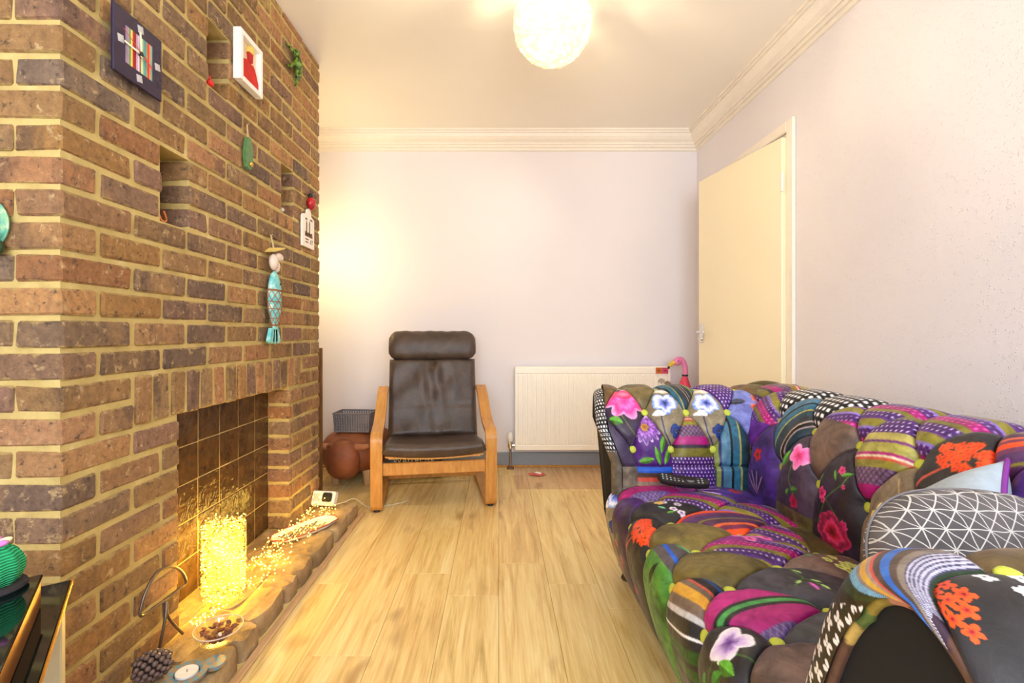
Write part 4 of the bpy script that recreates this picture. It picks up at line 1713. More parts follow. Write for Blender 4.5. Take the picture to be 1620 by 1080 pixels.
ringn = cx_n[0][:, 1:]
face_panel(ringn[::3], 0.331, 'arm_front')
# piping round the front of the near arm
pp = [Vector((0.3275, y_, z_)) - SO for y_, z_ in ringn[::4] if z_ > 0.12]
pm = MB().tube(pp, 0.0055, 8)
pc_ = np.array([tuple(v) for v in pm.v])
cp = Cloth(pc_[:, 1] * 10, pc_[:, 2] * 10, 4)
cp.stripes([(0.5, C(104, 74, 62)), (0.25, C(196, 168, 100)), (0.2, C(92, 110, 60)), (0.3, C(150, 130, 60)), (0.2, C(206, 150, 130)), (0.25, C(70, 50, 70))], 60)
tr = np.array([f for f in pm.f if len(f) == 4])
tr = np.concatenate([tr[:, [0, 1, 2]], tr[:, [0, 2, 3]]])
link('piping', cloth_mesh('piping', pc_, tr, cp.c), SOFA, MAT['velvet'])
iq = np.unravel_index(np.argmin((XX - 0.102) ** 2 + (dA + 0.010) ** 2), XX.shape)
o = link('button', BUTTON, SOFA, MAT['lime'])
o.location = Vector(cx_n[iq]) - SO + Vector((0.004, -0.001, -0.003))
o.scale = (0.85, 0.85, 0.7)
o.rotation_euler = (0.35, 0, 0)

# frame under the covers, and feet
w = MB()
w.box((0.47, 0.36, 0.085), (1.16, 1.93, 0.36), Matrix.Translation(-SO))
w.build('base', plain('black_hessian', rgb(24, 22, 22), 0.9), SOFA)
foot = MB().lathe([(0.0, 0.0), (0.020, 0.0), (0.024, 0.006), (0.018, 0.02), (0.022, 0.035), (0.034, 0.055), (0.034, 0.07), (0.026, 0.08), (0.026, 0.086), (0.0, 0.086)], 18).mesh('foot', smooth=40)
M_FOOT = wood_material('dark_foot_wood', rgb(24, 18, 14), rgb(44, 32, 24))
for x, y_ in ((0.50, 1.87), (1.12, 1.87), (0.50, 0.42), (1.12, 0.42)):
    o = link('foot', foot, SOFA, M_FOOT)
    o.location = Vector((x, y_, 0)) - SO

# ------------------------------------------------------------------ cushions and remote on the sofa
def cushion_mesh(w, h, t, n=26, puff=0.5):
    vs, fs = [], []
    for side in (1, -1):
        for j in range(n + 1):
            for i in range(n + 1):
                u, v = 2 * i / n - 1, 2 * j / n - 1
                pin = 1 - 0.10 * (1 - abs(u) ** 2) * abs(v) ** 3 - 0.0
                pin2 = 1 - 0.10 * (1 - abs(v) ** 2) * abs(u) ** 3
                z = side * t / 2 * (max(0, 1 - abs(u) ** 2.6) * max(0, 1 - abs(v) ** 2.6)) ** puff
                z += side * 0.004 * math.sin(5 * u + 2 * v) * (1 - u * u) * (1 - v * v)
                vs.append((u * w / 2 * pin2, v * h / 2 * pin, z))
    N = (n + 1) ** 2
    for s in (0, 1):
        for j in range(n):
            for i in range(n):
                a = s * N + j * (n + 1) + i
                q = (a, a + 1, a + n + 2, a + n + 1)
                fs.append(q if s == 0 else q[::-1])
    m = MB().add(vs, fs)
    edge = []
    for i in range(n):
        edge.append(vs[i])
    for j in range(n):
        edge.append(vs[j * (n + 1) + n])
    for i in range(n, 0, -1):
        edge.append(vs[n * (n + 1) + i])
    for j in range(n, 0, -1):
        edge.append(vs[j * (n + 1)])
    return m, edge


def lattice_material():
    """grey cloth printed with a white grid of crossing lines"""
    M = Mat('lattice_cloth')
    tc = M.n('ShaderNodeTexCoord')
    sep = M.n('ShaderNodeSeparateXYZ')
    M.l(tc.outputs['Object'], sep.inputs[0])

    def math_(op, a, b=None, c=None):
        x = M.n('ShaderNodeMath', operation=op)
        for i, v in enumerate((a, b, c)):
            if v is None:
                continue
            if hasattr(v, 'is_output'):
                M.l(v, x.inputs[i])
            else:
                x.inputs[i].default_value = v
        return x.outputs[0]
    wob = math_('MULTIPLY', math_('SUBTRACT', M.noise(tc.outputs['Object'], 18, 2), 0.5), 0.012)
    x, y = math_('ADD', sep.outputs[0], wob), math_('ADD', sep.outputs[1], wob)
    P = 0.029
    lines = None
    for (cx, cy, p) in ((1, 0, P), (0, 1, P), (0.7071, 0.7071, P * 0.7071), (0.7071, -0.7071, P * 0.7071)):
        t = math_('ADD', math_('MULTIPLY', x, cx), math_('MULTIPLY', y, cy))
        f = math_('PINGPONG', t, p / 2)
        m = math_('LESS_THAN', f, 0.0008)
        lines = m if lines is None else math_('MAXIMUM', lines, m)
    n = M.noise(tc.outputs['Object'], 9, 3)
    base = M.ramp(n, [(0.3, rgb(66, 62, 66)), (0.7, rgb(104, 100, 104))])
    M.color(M.mix(lines, base, rgb(206, 206, 206)))
    M.set(Roughness=0.65)
    M.bump(M.noise(tc.outputs['Object'], 300, 3), 0.2, 0.001)
    return M.m


M_CORD = plain('purple_cord', rgb(128, 44, 150), 0.5)
cm, ce = cushion_mesh(0.25, 0.25, 0.10)
ax_u = Vector((-0.05, 0.143, -0.126)).normalized()
ax_v = Vector((-0.08, -0.07, -0.067))
ax_v = (ax_v - ax_u * ax_v.dot(ax_u)).normalized()
Rm = Matrix((ax_u, ax_v, ax_u.cross(ax_v))).transposed()
cb = thing('cushion', 'pale blue grey cushion with purple piping leaning on the sofa back', 'cushion', Vector((0.915, 0.868, 0.722)) + ax_u * 0.12 + ax_v * 0.12)
Mq = plain('pale_quilt', rgb(168, 184, 198), 0.6, var=0.08, scale=70, bump=0.3)
cm.build('cover', Mq, cb, smooth=True)
MB().tube(ce, 0.0045, 8, closed=True).build('piping', M_CORD, cb, smooth=True)
cb.rotation_euler = Rm.to_euler()
cf = thing('cushion', 'plump dark grey cushion printed with a white lattice, in front of the pale piped cushion', 'cushion', (0.775, 0.755, 0.548))
w = MB().ball((0, 0, 0), (0.172, 0.155, 0.085), 64, 40, fn=lambda d: (abs(d.x) ** 2.6 + abs(d.y) ** 2.6 + abs(d.z) ** 2.2) ** (-1 / 2.5))
w.build('cover', lattice_material(), cf, smooth=True)
w = MB().tube([(0.174 * math.copysign(abs(math.cos(t)) ** 0.77, math.cos(t)), 0.157 * math.copysign(abs(math.sin(t)) ** 0.77, math.sin(t)), -0.004) for t in [2 * PI * k / 80 for k in range(80)]], 0.0022, 8, closed=True)
w.build('seam', plain('grey_seam', rgb(120, 116, 120), 0.6), cf, smooth=True)
cf.rotation_euler = (math.radians(65), 0, math.radians(-4))

rem = thing('remote_control', 'black television remote control lying on the sofa seat by the far arm', 'remote', (0.615, 1.607, 0.452), math.radians(-10))
outl = [(-0.083, 0.0)] + [(-0.075, 0.018), (-0.05, 0.023), (0.0, 0.021), (0.05, 0.021), (0.078, 0.016)] + [(0.084, 0.0)] + [(0.078, -0.016), (0.05, -0.021), (0.0, -0.021), (-0.05, -0.023), (-0.075, -0.018)]
w = MB()
n = len(outl)
lay = [(0.82, 0.0, 0), (1.0, 0.006, 0), (1.0, 0.015, 1), (0.93, 0.019, 1)]
for k, z, _ in lay:
    w.v += [Vector((x * (k if k == 1 else (1 - (1 - k) * 0.4)), y_ * k, z + 0.005 * (x / 0.083) ** 2)) for x, y_ in outl]
for j in range(3):
    for i in range(n):
        l = (i + 1) % n
        w.f.append((j * n + i, j * n + l, (j + 1) * n + l, (j + 1) * n + i))
w.f += [tuple(range(n - 1, -1, -1)), tuple(3 * n + i for i in range(n))]
w.build('case', MAT['black'], rem, smooth=35)
bt = MB().bevbox((-0.0028, -0.0022, 0), (0.0028, 0.0022, 0.002), 0.0008).mesh('key')
M_KEY = plain('grey_key', rgb(176, 178, 182), 0.5)
M_KR = plain('red_key', rgb(210, 40, 50), 0.5)
M_KB = plain('pale_blue_key', rgb(190, 220, 240), 0.5)
for i in range(11):
    for j in range(3):
        x, y_ = -0.066 + i * 0.0125, (j - 1) * 0.011
        if 6 <= i <= 8:
            continue
        me = bt.copy() if (i, j) in ((4, 0), (5, 0)) else bt
        o = link('key', me, rem, M_KR if (i, j) == (4, 0) else (M_KB if (i, j) == (5, 0) else M_KEY))
        o.location = (x, y_, 0.0192 + 0.005 * (x / 0.083) ** 2)
w = MB().lathe([(0.006, 0.0), (0.013, 0.0), (0.0125, 0.002), (0.006, 0.002)], 20, Matrix.Translation((0.022, 0, 0.0192)))
w.build('navigation_ring', plain('silver_ring', rgb(150, 160, 176), 0.3, 0.8), rem, smooth=40)
rem.rotation_euler = (math.radians(20), math.radians(4), math.radians(-10))

# ------------------------------------------------------------------ bentwood armchair
CA = math.atan2(0.092, 0.58)
chair = thing('armchair', 'bentwood armchair with dark brown leather cushions and a headrest roll', 'armchair', (-0.346, 2.602, 0), CA)
arm_path = [(0.60, 0.017), (0.30, 0.017), (0.06, 0.017)] + [(0.035 + 0.025 * math.sin(-a) * 1.0, 0.042 - 0.025 * math.cos(a)) for a in [k * PI / 10 for k in range(1, 5)]]
arm_path = [(y_, z_) for y_, z_ in arm_path[:3]] + arc((0.038, 0.045), 0.028, -90, -180, 6) + [(0.008, 0.12), (0.004, 0.22), (0.001, 0.33)] + \
    arc((0.045, 0.375), 0.045, 180, 95, 8) + [(v.x, v.y) for v in spline([(0.045, 0.420, 0), (0.12, 0.432, 0), (0.20, 0.455, 0), (0.28, 0.50, 0), (0.35, 0.55, 0), (0.42, 0.588, 0), (0.50, 0.612, 0)], 5)]
clean = [arm_path[0]]
for p_ in arm_path[1:]:
    if math.hypot(p_[0] - clean[-1][0], p_[1] - clean[-1][1]) > 0.004:
        clean.append(p_)
for sx in (-1, 1):
    MB().ribbon(clean, 0.062, 0.024, c=sx * 0.308).build('side_frame', MAT['honey'], chair, smooth=35)
    for gy in (0.03, 0.55):
        MB().lathe([(0.0, 0.0), (0.016, 0.0), (0.018, 0.004), (0.014, 0.010), (0.0, 0.010)], 12, Matrix.Translation((sx * 0.308, gy, -0.0005))).build('foot_glide', MAT['black'], chair, smooth=40)
MB().bevbox((-0.278, 0.006, 0.195), (0.278, 0.026, 0.262), 0.004).build('front_rail', MAT['honey'], chair)
MB().bevbox((-0.278, 0.50, 0.030), (0.278, 0.520, 0.070), 0.004).build('rear_rail', MAT['honey'], chair)
rail = [(v.x, v.y) for v in spline([(-0.02, 0.300, 0), (0.05, 0.292, 0), (0.2, 0.268, 0), (0.34, 0.252, 0), (0.42, 0.27, 0), (0.47, 0.36, 0), (0.53, 0.56, 0), (0.60, 0.80, 0), (0.645, 0.93, 0)], 6)]
for sx in (-1, 1):
    MB().ribbon(rail, 0.045, 0.020, c=sx * 0.222).build('cushion_rail', MAT['honey'], chair, smooth=35)
# thin sprung slats across the cushion rails, sagging in the middle
for (y_, z_, tilt) in ((0.0, 0.302, 0), (0.16, 0.278, 0), (0.30, 0.262, 0), (0.46, 0.33, 1), (0.50, 0.46, 1), (0.545, 0.60, 1), (0.615, 0.845, 1)):
    vs, fs = [], []
    for i in range(13):
        u = i / 6 - 1
        sag = -0.016 * (1 - u * u)
        for dy, dz in (((-0.022, -0.004), (0.022, -0.004), (0.022, 0.004), (-0.022, 0.004)) if not tilt else ((-0.004, -0.022), (0.004, -0.022), (0.004, 0.022), (-0.004, 0.022))):
            vs.append((u * 0.262, y_ + dy + (0 if not tilt else -sag), z_ + dz + (sag if not tilt else 0)))
    for i in range(12):
        for k in range(4):
            l = (k + 1) % 4
            fs.append((i * 4 + k, i * 4 + l, i * 4 + 4 + l, i * 4 + 4 + k))
    fs += [(3, 2, 1, 0), (48, 49, 50, 51)]
    MB().add(vs, fs).build('slat', MAT['honey'], chair, smooth=35)

M_LEA = leather_material('brown_leather', rgb(54, 42, 36), rgb(82, 66, 58), 0.34)


def pad(path, half, thick, n=40, sag=0.0, tuft=0.0, seam=None, edge=0.03, wr=0.0, seedk=1):
    """cushion following a (y,z) path: rounded edges, sagging middle, soft creases"""
    P = [Vector(p) for p in path]
    P = spline([(a, b, 0) for a, b in path], 10)
    m = len(P)
    L = [0.0]
    for a, b in zip(P[:-1], P[1:]):
        L.append(L[-1] + (b - a).length)
    tot = L[-1]
    vs, fs = [], []
    for side in (1, -1):
        for i in range(m):
            t = (P[min(i + 1, m - 1)] - P[max(i - 1, 0)]).normalized()
            ny, nz = -t.y, t.x
            s = L[i]
            es = min(s, tot - s)
            fe = 1 if es > edge else math.sqrt(max(0, 1 - (1 - es / edge) ** 2))
            for k in range(n + 1):
                u = 2 * k / n - 1
                ex = half * (1 - abs(u))
                fx = 1 if ex > edge else math.sqrt(max(0, 1 - (1 - ex / edge) ** 2))
                h = thick / 2 * min(fe, fx) ** 0.9
                if side > 0:
                    h += 0.010 * (1 - u ** 2) * fe
                    if wr:
                        h += wr * fe * fx * (math.sin(u * 16 + s * 9 + seedk) * math.exp(-((u) / 0.45) ** 2) + 0.6 * math.sin(u * 7 - s * 26 + seedk * 2)) * (0.4 + 0.6 * (0.5 + 0.5 * math.sin(s * 13 + seedk)))
                    if seam is not None:
                        h -= 0.008 * math.exp(-((s - seam) / 0.006) ** 2) * fx
                    if tuft:
                        h -= tuft * math.exp(-(u / 0.06) ** 2 - ((s - tot + 0.03) / 0.03) ** 2)
                sg = sag * (1 - u * u)
                vs.append((u * half, P[i].x + ny * (side * h) , P[i].y + nz * (side * h) - sg))
    N = m * (n + 1)
    for sd_ in (0, 1):
        for i in range(m - 1):
            for k in range(n):
                a = sd_ * N + i * (n + 1) + k
                q = (a, a + 1, a + n + 2, a + n + 1)
                fs.append(q if sd_ == 0 else q[::-1])
    return MB().add(vs, fs)


pad([(-0.035, 0.325), (0.0, 0.338), (0.08, 0.333), (0.2, 0.315), (0.32, 0.303), (0.40, 0.305)], 0.277, 0.072, sag=0.020, wr=0.002).build('seat_cushion', M_LEA, chair, smooth=True)
pad([(0.385, 0.315), (0.425, 0.40), (0.465, 0.52), (0.505, 0.65), (0.545, 0.79)], 0.275, 0.075, seam=0.20, tuft=0.035, wr=0.008, seedk=3).build('back_cushion', M_LEA, chair, smooth=True)
w = MB()
vs, fs = [], []
NN, MM = 28, 34
for i in range(MM + 1):
    u = 2 * i / MM - 1
    e = max(0.0, 1 - abs(u) ** 14)
    for k in range(NN):
        a = 2 * PI * k / NN
        r = 1 + 0.02 * math.sin(u * 23 + 2 * a) + 0.015 * math.sin(u * 9 - 3 * a)
        e2 = e ** 0.4 if i not in (0, MM) else 0.55
        vs.append((u * 0.280, 0.555 + 0.052 * math.cos(a) * r * e2 + (math.sin(a)) * 0.02, 0.880 + 0.094 * math.sin(a) * r * e2))
for i in range(MM):
    for k in range(NN):
        l = (k + 1) % NN
        fs.append((i * NN + k, i * NN + l, (i + 1) * NN + l, (i + 1) * NN + k))
fs += [tuple(range(NN)), tuple(MM * NN + k for k in range(NN))]
hr = w.add(vs, fs).build('headrest', M_LEA, chair, smooth=60)
w = MB()
for sx in (-0.21, 0.21):
    w.box((sx - 0.02, 0.56, 0.76), (sx + 0.02, 0.575, 0.84))
w.build('headrest_strap', plain('brown_strap', rgb(64, 50, 42), 0.5), chair)

# ------------------------------------------------------------------ shopping bag behind the chair legs
bag = thing('shopping_bag', 'black folded shopping bag with white lettering lying under the armchair', 'bag', (-0.535, 3.235, 0.0), 0.06)
M_BAG = plain('black_bag', rgb(16, 20, 18), 0.5)
w = MB().bevbox((-0.15, -0.055, 0.0), (0.15, 0.13, 0.175), 0.012)
w.build('body', M_BAG, bag)


def text_mesh(body, size, depth=0.0005):
    cu = bpy.data.curves.new('lettering', 'FONT')
    cu.body = body
    cu.size = size
    cu.align_x, cu.align_y = 'CENTER', 'CENTER'
    cu.extrude = depth
    o = bpy.data.objects.new('lettering', cu)
    COL.objects.link(o)
    dg = bpy.context.evaluated_depsgraph_get()
    me = bpy.data.meshes.new_from_object(o.evaluated_get(dg))
    bpy.data.objects.remove(o)
    bpy.data.curves.remove(cu)
    me.name = 'lettering'
    return me


lt = link('lettering', text_mesh('WAITROSE', 0.055), bag, plain('white_print', rgb(226, 226, 220), 0.6))
lt.location = (-0.03, -0.0562, 0.115)
lt.rotation_euler = (PI / 2, 0, 0)
lt['label'] = 'white printed lettering'

# ------------------------------------------------------------------ buffalo footstool, lattice basket, bookcase in the alcove
M_HIDE = leather_material('tan_hide', rgb(104, 52, 28), rgb(146, 80, 44), 0.5, 0.35)
M_EAR = leather_material('pale_hide', rgb(140, 88, 60), rgb(170, 112, 82), 0.5, 0.3)
stool = thing('footstool', 'brown leather animal footstool with a bowed head and stubby wooden legs', 'footstool', (-0.935, 3.16, 0), math.radians(-4))
w = MB()
w.ball((0, 0.03, 0.205), (0.195, 0.25, 0.128), 28, 16, fn=lambda d: (abs(d.x) ** 3.2 + abs(d.y) ** 3.2 + abs(d.z) ** 3.2) ** (-1 / 3.2))
w.build('body', M_HIDE, stool, smooth=True)
w = MB()
w.ball((-0.01, -0.185, 0.175), (0.112, 0.088, 0.122), 24, 16, fn=lambda d: (abs(d.x) ** 2.4 + abs(d.y) ** 2.4 + abs(d.z) ** 2.4) ** (-1 / 2.4) * (1 + 0.05 * d.z))
w.build('head', M_HIDE, stool, smooth=True)
for sx in (-1, 1):
    pth = spline([(-0.01 + sx * 0.08, -0.20, 0.256), (-0.01 + sx * 0.115, -0.215, 0.262), (-0.01 + sx * 0.15, -0.225, 0.268), (-0.01 + sx * 0.175, -0.23, 0.278)], 5)
    MB().tube(pth, [0.026 - 0.014 * k / (len(pth) - 1) for k in range(len(pth))], 12).build('ear', M_EAR, stool, smooth=50)
    pth = [(-0.02 + sx * 0.035, -0.215, 0.268), (-0.02 + sx * 0.06, -0.225, 0.272), (-0.02 + sx * 0.082, -0.215, 0.262)]
    MB().tube(spline(pth, 4), 0.014, 8).build('brow', M_HIDE, stool, smooth=50)
leg = MB().lathe([(0.0, 0.0), (0.020, 0.0), (0.024, 0.004), (0.034, 0.10), (0.0, 0.10)], 16).mesh('leg', smooth=40)
for x, y_ in ((-0.10, -0.10), (0.11, -0.10), (-0.11, 0.17), (0.11, 0.17)):
    o = link('leg', leg, stool, MAT['palewood'])
    o.location = (x, y_, 0)

bas = thing('basket', 'small dark grey plastic lattice basket on the brown animal footstool', 'basket', (-0.930, 3.12, 0.3315), math.radians(-3))
M_BAS = plain('charcoal_plastic', rgb(112, 108, 116), 0.45)


def lattice_wall(p0, p1, z0, z1, nx, nz, top=1.06):
    """wall with rows of real round-cornered holes"""
    vs, fs = [], []
    a, b = Vector(p0), Vector(p1)
    for j in range(nz + 1):
        for i in range(nx + 1):
            t = (j + (-0.2 if j % 2 else 0.2)) / nz if 0 < j < nz else j / nz
            p = a.lerp(b, (i + (0.28 if i % 2 else 0)) / nx if 0 < i < nx else i / nx)
            k = 1 + (top - 1) * t
            vs.append((p.x * k, p.y * k, z0 + (z1 - z0) * t))
    for j in range(nz):
        for i in range(nx):
            if 0 < j < nz - 1 and 0 < i < nx - 1 and j % 2 == 1 and i % 2 == 1:
                continue
            q = j * (nx + 1) + i
            fs.append((q, q + 1, q + nx + 2, q + nx + 1))
    return vs, fs


w = MB()
hx, hy, zt = 0.112, 0.075, 0.118
for p0, p1, nx in (((-hx, -hy, 0), (hx, -hy, 0), 29), ((hx, -hy, 0), (hx, hy, 0), 19), ((hx, hy, 0), (-hx, hy, 0), 29), ((-hx, hy, 0), (-hx, -hy, 0), 19)):
    w.add(*lattice_wall(p0, p1, 0.004, zt, nx, 13))
o = w.build('lattice_side', M_BAS, bas)
md = o.modifiers.new('thick', 'SOLIDIFY')
md.thickness = 0.0022
w = MB()
r_ = 1.06
w.tube([(-hx * r_, -hy * r_, zt), (hx * r_, -hy * r_, zt), (hx * r_, hy * r_, zt), (-hx * r_, hy * r_, zt)], 0.005, 8, closed=True)
w.build('rim', M_BAS, bas, smooth=40)
MB().box((-hx, -hy, 0.0), (hx, hy, 0.005)).build('floor_plate', M_BAS, bas)

bd_ = MB().bevbox((-1.13, 2.838, 0.0), (-1.046, 2.858, 0.872), 0.003)
bd_.bevbox((-1.13, 2.834, 0.70), (-1.049, 2.838, 0.715), 0.001)
tag(bd_.build('upright_board', MAT['brownwood']), 'narrow brown wooden board standing upright behind the brick chimney corner', 'board')

# ------------------------------------------------------------------ magnets, mat and flamingo by the radiator
RF = RY + 0.0 - 0.0045


def magnet(name, label, px, py, outline, mat, extra=None, group=None):
    c = onY(px, py, RF)
    t = thing(name, label, 'magnet', c, 0, group)
    MB().prism(outline, 0.0, 0.006, lambda u, v, n_: (u, -n_ + 0.0, v)).build('tile_body' if len(outline) == 4 else 'leaf_body', mat, t)
    return t


sq = [(-0.021, -0.021), (0.021, -0.021), (0.021, 0.021), (-0.021, 0.021)]
star = [((0.013 if k % 2 == 0 else 0.0045) * math.sin(k * PI / 5), (0.013 if k % 2 == 0 else 0.0045) * math.cos(k * PI / 5)) for k in range(10)]
for px, lab, c1, c2 in ((1042, 'small square orange magnet at the top corner of the cream radiator', rgb(206, 104, 40), rgb(120, 50, 20)),
                        (1052, 'small square pink magnet at the top corner of the cream radiator', rgb(214, 76, 116), rgb(130, 30, 70))):
    t = magnet('square_magnet', lab, px, 586, sq, plain('magnet_enamel', c1, 0.3))
    MB().prism(star, 0.006, 0.0075, lambda u, v, n_: (u, -n_, v)).build('motif', plain('magnet_motif', c2, 0.4), t)
lf = [(-0.026, -0.004), (-0.012, 0.012), (0.002, 0.017), (0.016, 0.011), (0.026, 0.002), (0.018, -0.006), (0.010, -0.014), (-0.004, -0.02), (-0.008, -0.009), (-0.018, -0.013)]
magnet('leaf_magnet', 'pale grey leaf shaped magnet below the square magnets on the radiator', 1046, 602, lf, plain('grey_leaf', rgb(176, 164, 148), 0.4))
magnet('leaf_magnet', 'darker brown grey leaf shaped magnet at the right edge of the radiator', 1056, 606, [(-u, v) for u, v in lf][::-1], plain('brown_leaf', rgb(140, 120, 98), 0.4))

mat_ = MB().bevbox((0.105, 2.955, 0.0005), (1.15, 3.43, 0.004), 0.001)
M = Mat('clear_smoky_plastic')
tr_ = M.n('ShaderNodeBsdfTransparent')
tr_.inputs['Color'].default_value = (0.985, 0.96, 0.98, 1)
mx = M.n('ShaderNodeMixShader')
M.color(M.ramp(M.noise(M.coords('Object'), 3, 2), [(0.3, rgb(206, 190, 190)), (0.7, rgb(212, 198, 196))]))
M.set(Roughness=0.25)
mx.inputs[0].default_value = 0.07
M.l(tr_.outputs[0], mx.inputs[1])
M.l(M.b.outputs[0], mx.inputs[2])
M.l(mx.outputs[0], M.out.inputs['Surface'])
tag(mat_.build('floor_mat', M.m), 'thin smoky see-through plastic mat on the floor below the radiator', 'mat')
c = onZ(850, 751, 0.004)
wr = thing('sweet_wrapper', 'crumpled red and white wrapper on the clear mat below the radiator', 'wrapper', (c.x, c.y, 0.0043))
rw = random.Random(2)
for nm, m_, R in (('red_foil', plain('red_foil', rgb(214, 92, 84), 0.35), 0.062), ('white_paper', plain('white_paper', rgb(250, 244, 240), 0.5), 0.026)):
    vs = [(0, 0, 0.012)]
    for k in range(11):
        a = 2 * PI * k / 11
        vs.append((R * rw.uniform(0.6, 1.1) * math.cos(a), 0.6 * R * rw.uniform(0.6, 1.1) * math.sin(a), rw.uniform(0.0, 0.012) + (0.006 if nm == 'white_paper' else 0)))
    vs.append((0, 0, 0.0))
    fs = [(0, 1 + k, 1 + (k + 1) % 11) for k in range(11)] + [(12, 1 + (k + 1) % 11, 1 + k) for k in range(11)]
    MB().add(vs, fs).build(nm, m_, wr)

fl = thing('flamingo_ornament', 'pink flamingo ornament with a yellow beak standing behind the sofa beside the radiator', 'ornament', (1.262, 3.26, 0))
M_FP = plain('flamingo_pink', rgb(232, 130, 176), 0.4)
M_FR = plain('flamingo_red', rgb(226, 70, 96), 0.5)
MB().lathe([(0.0, 0.0), (0.05, 0.0), (0.05, 0.012), (0.012, 0.02), (0.012, 0.18), (0.055, 0.24), (0.075, 0.38), (0.06, 0.54), (0.03, 0.625), (0.018, 0.665), (0.0, 0.665)], 20).build('body', M_FR, fl, smooth=40)
neck = spline([(0.0, 0, 0.64), (0.004, 0, 0.70), (0.0, 0, 0.745), (-0.018, 0, 0.778), (-0.045, 0, 0.785), (-0.06, 0, 0.772)], 6)
MB().tube(neck, [0.017 - 0.001 * k / len(neck) for k in range(len(neck))], 12).build('neck', M_FP, fl, smooth=50)
w = MB().ball((-0.052, 0, 0.765), (0.031, 0.024, 0.026), 16, 10)
hd = w.build('head', M_FP, fl, smooth=True)
bk_ = spline([(-0.07, 0, 0.762), (-0.092, 0, 0.752), (-0.105, 0, 0.735)], 5)
b1 = MB().tube(bk_, [0.018 - 0.009 * k / (len(bk_) - 1) for k in range(len(bk_))], 12).build('beak', plain('flamingo_beak', rgb(226, 190, 40), 0.4), fl, smooth=50)
MB().ball((-0.109, 0, 0.727), (0.008, 0.008, 0.010), 10, 8).build('beak_tip', MAT['black'], b1, smooth=True)
MB().ball((-0.052, -0.0225, 0.772), 0.0042, 8, 6).build('eye', MAT['black'], fl, smooth=True)
MB().lathe([(0.019, 0.0), (0.021, 0.004), (0.019, 0.012), (0.0165, 0.012)], 16, Matrix.Translation((0.002, 0, 0.668))).build('collar', MAT['black'], fl, smooth=40)

# ------------------------------------------------------------------ things hung on the brick face
def wall_frame(x0=XC + 0.003):
    return lambda u, v, n_: (n_, u, v)


WF = wall_frame()


def on_brick(px, py, off=0.004):
    p = onX(px, py, XC)
    p.x = XC + off
    return p


# square glass clock
c = on_brick(214, 81, 0.003)
ck = thing('wall_clock', 'square dark glass clock with coloured stripes hung on the brick wall', 'clock', (XC + 0.003, 1.259, 1.6876))
hs = 0.0850
MB().bevbox((0.012, -hs, -hs), (0.020, hs, hs), 0.002).build('glass_face', plain('aubergine_glass', rgb(44, 34, 62), 0.08, var=0.05), ck)
MB().box((0.0, -0.05, -0.05), (0.012, 0.05, 0.05)).build('movement_box', MAT['black'], ck)
M_STEEL = plain('brushed_steel', rgb(206, 208, 220), 0.3, 0.6)
cols = [(150, 130, 160), (170, 150, 160), (120, 150, 110), (240, 226, 90), (180, 30, 40), (150, 20, 40), (206, 160, 190), (230, 210, 226), (150, 110, 90), (230, 224, 170), (120, 190, 160), (80, 150, 160), (150, 150, 110), (220, 50, 40), (240, 140, 90), (90, 170, 170)]
s0 = 0.048 * K
for i, c_ in enumerate(cols):
    a = -s0 + 2 * s0 * i / len(cols)
    b = -s0 + 2 * s0 * (i + 1) / len(cols)
    MB().box((0.020, a, -s0), (0.0206, b - 0.0003, s0)).build('stripe', plain('clock_stripe', rgb(*c_), 0.2, var=0.2), ck)
for dy, dz in ((0.004, 0.068), (0.068, 0.002), (0.0, -0.066), (-0.064, 0.004)):
    w = MB().box((0.020, -0.009, -0.009), (0.0215, 0.009, 0.009))
    o = w.build('hour_marker', M_STEEL, ck)
    o.location = (0, dy * K, dz * K)
    o.rotation_euler = (math.radians(10), 0, 0)
M_HAND = plain('cream_hand', rgb(250, 244, 214), 0.4)


def hand(y1, z1, wd, x, m):
    l = math.hypot(y1, z1)
    a = math.atan2(z1, y1)
    o = MB().box((0, -0.008, -wd / 2), (0.0008, l, wd / 2)).build('hand', m, ck)
    o.location = (x, 0, 0)
    o.rotation_euler = (a, 0, 0)
    return o


hand(-0.055, 0.002, 0.005, 0.024, M_HAND)
hand(-0.004, 0.055, 0.006, 0.0255, M_HAND)
hand(-0.062, 0.030, 0.0016, 0.027, plain('red_hand', rgb(190, 30, 40), 0.4))['label'] = 'thin red second hand'
hand(0.036, -0.018, 0.004, 0.027, plain('red_hand_tail', rgb(206, 40, 44), 0.4))
MB().lathe([(0.0, 0.0), (0.006, 0.0), (0.006, 0.008), (0.0, 0.008)], 14, Matrix.Translation((0.020, 0, 0)) @ Matrix.Rotation(PI / 2, 4, 'Y')).build('spindle', MAT['black'], ck)

# white box frame with a knitted jumper picture
fy0, fy1, fz0, fz1 = 1.737, 1.900, 1.881, 2.068
pf_ = thing('picture_frame', 'white box frame with a red jumper picture hung on the brick wall', 'picture', (XC + 0.003, (fy0 + fy1) / 2, (fz0 + fz1) / 2))
hw_, hh_ = (fy1 - fy0) / 2, (fz1 - fz0) / 2
fr_ = 0.019
w = MB()
w.bevbox((0, -hw_, -hh_), (0.030, -hw_ + fr_, hh_), 0.002)
w.bevbox((0, hw_ - fr_, -hh_), (0.030, hw_, hh_), 0.002)
w.bevbox((0, -hw_ + fr_, -hh_), (0.030, hw_ - fr_, -hh_ + fr_), 0.002)
w.bevbox((0, -hw_ + fr_, hh_ - fr_), (0.030, hw_ - fr_, hh_), 0.002)
w.build('frame', plain('white_frame', rgb(248, 246, 240), 0.4, var=0.02), pf_)
MB().box((0.004, -hw_ + fr_, -hh_ + fr_), (0.010, hw_ - fr_, hh_ - fr_)).build('backing', plain('beige_card', rgb(232, 208, 178), 0.8), pf_)
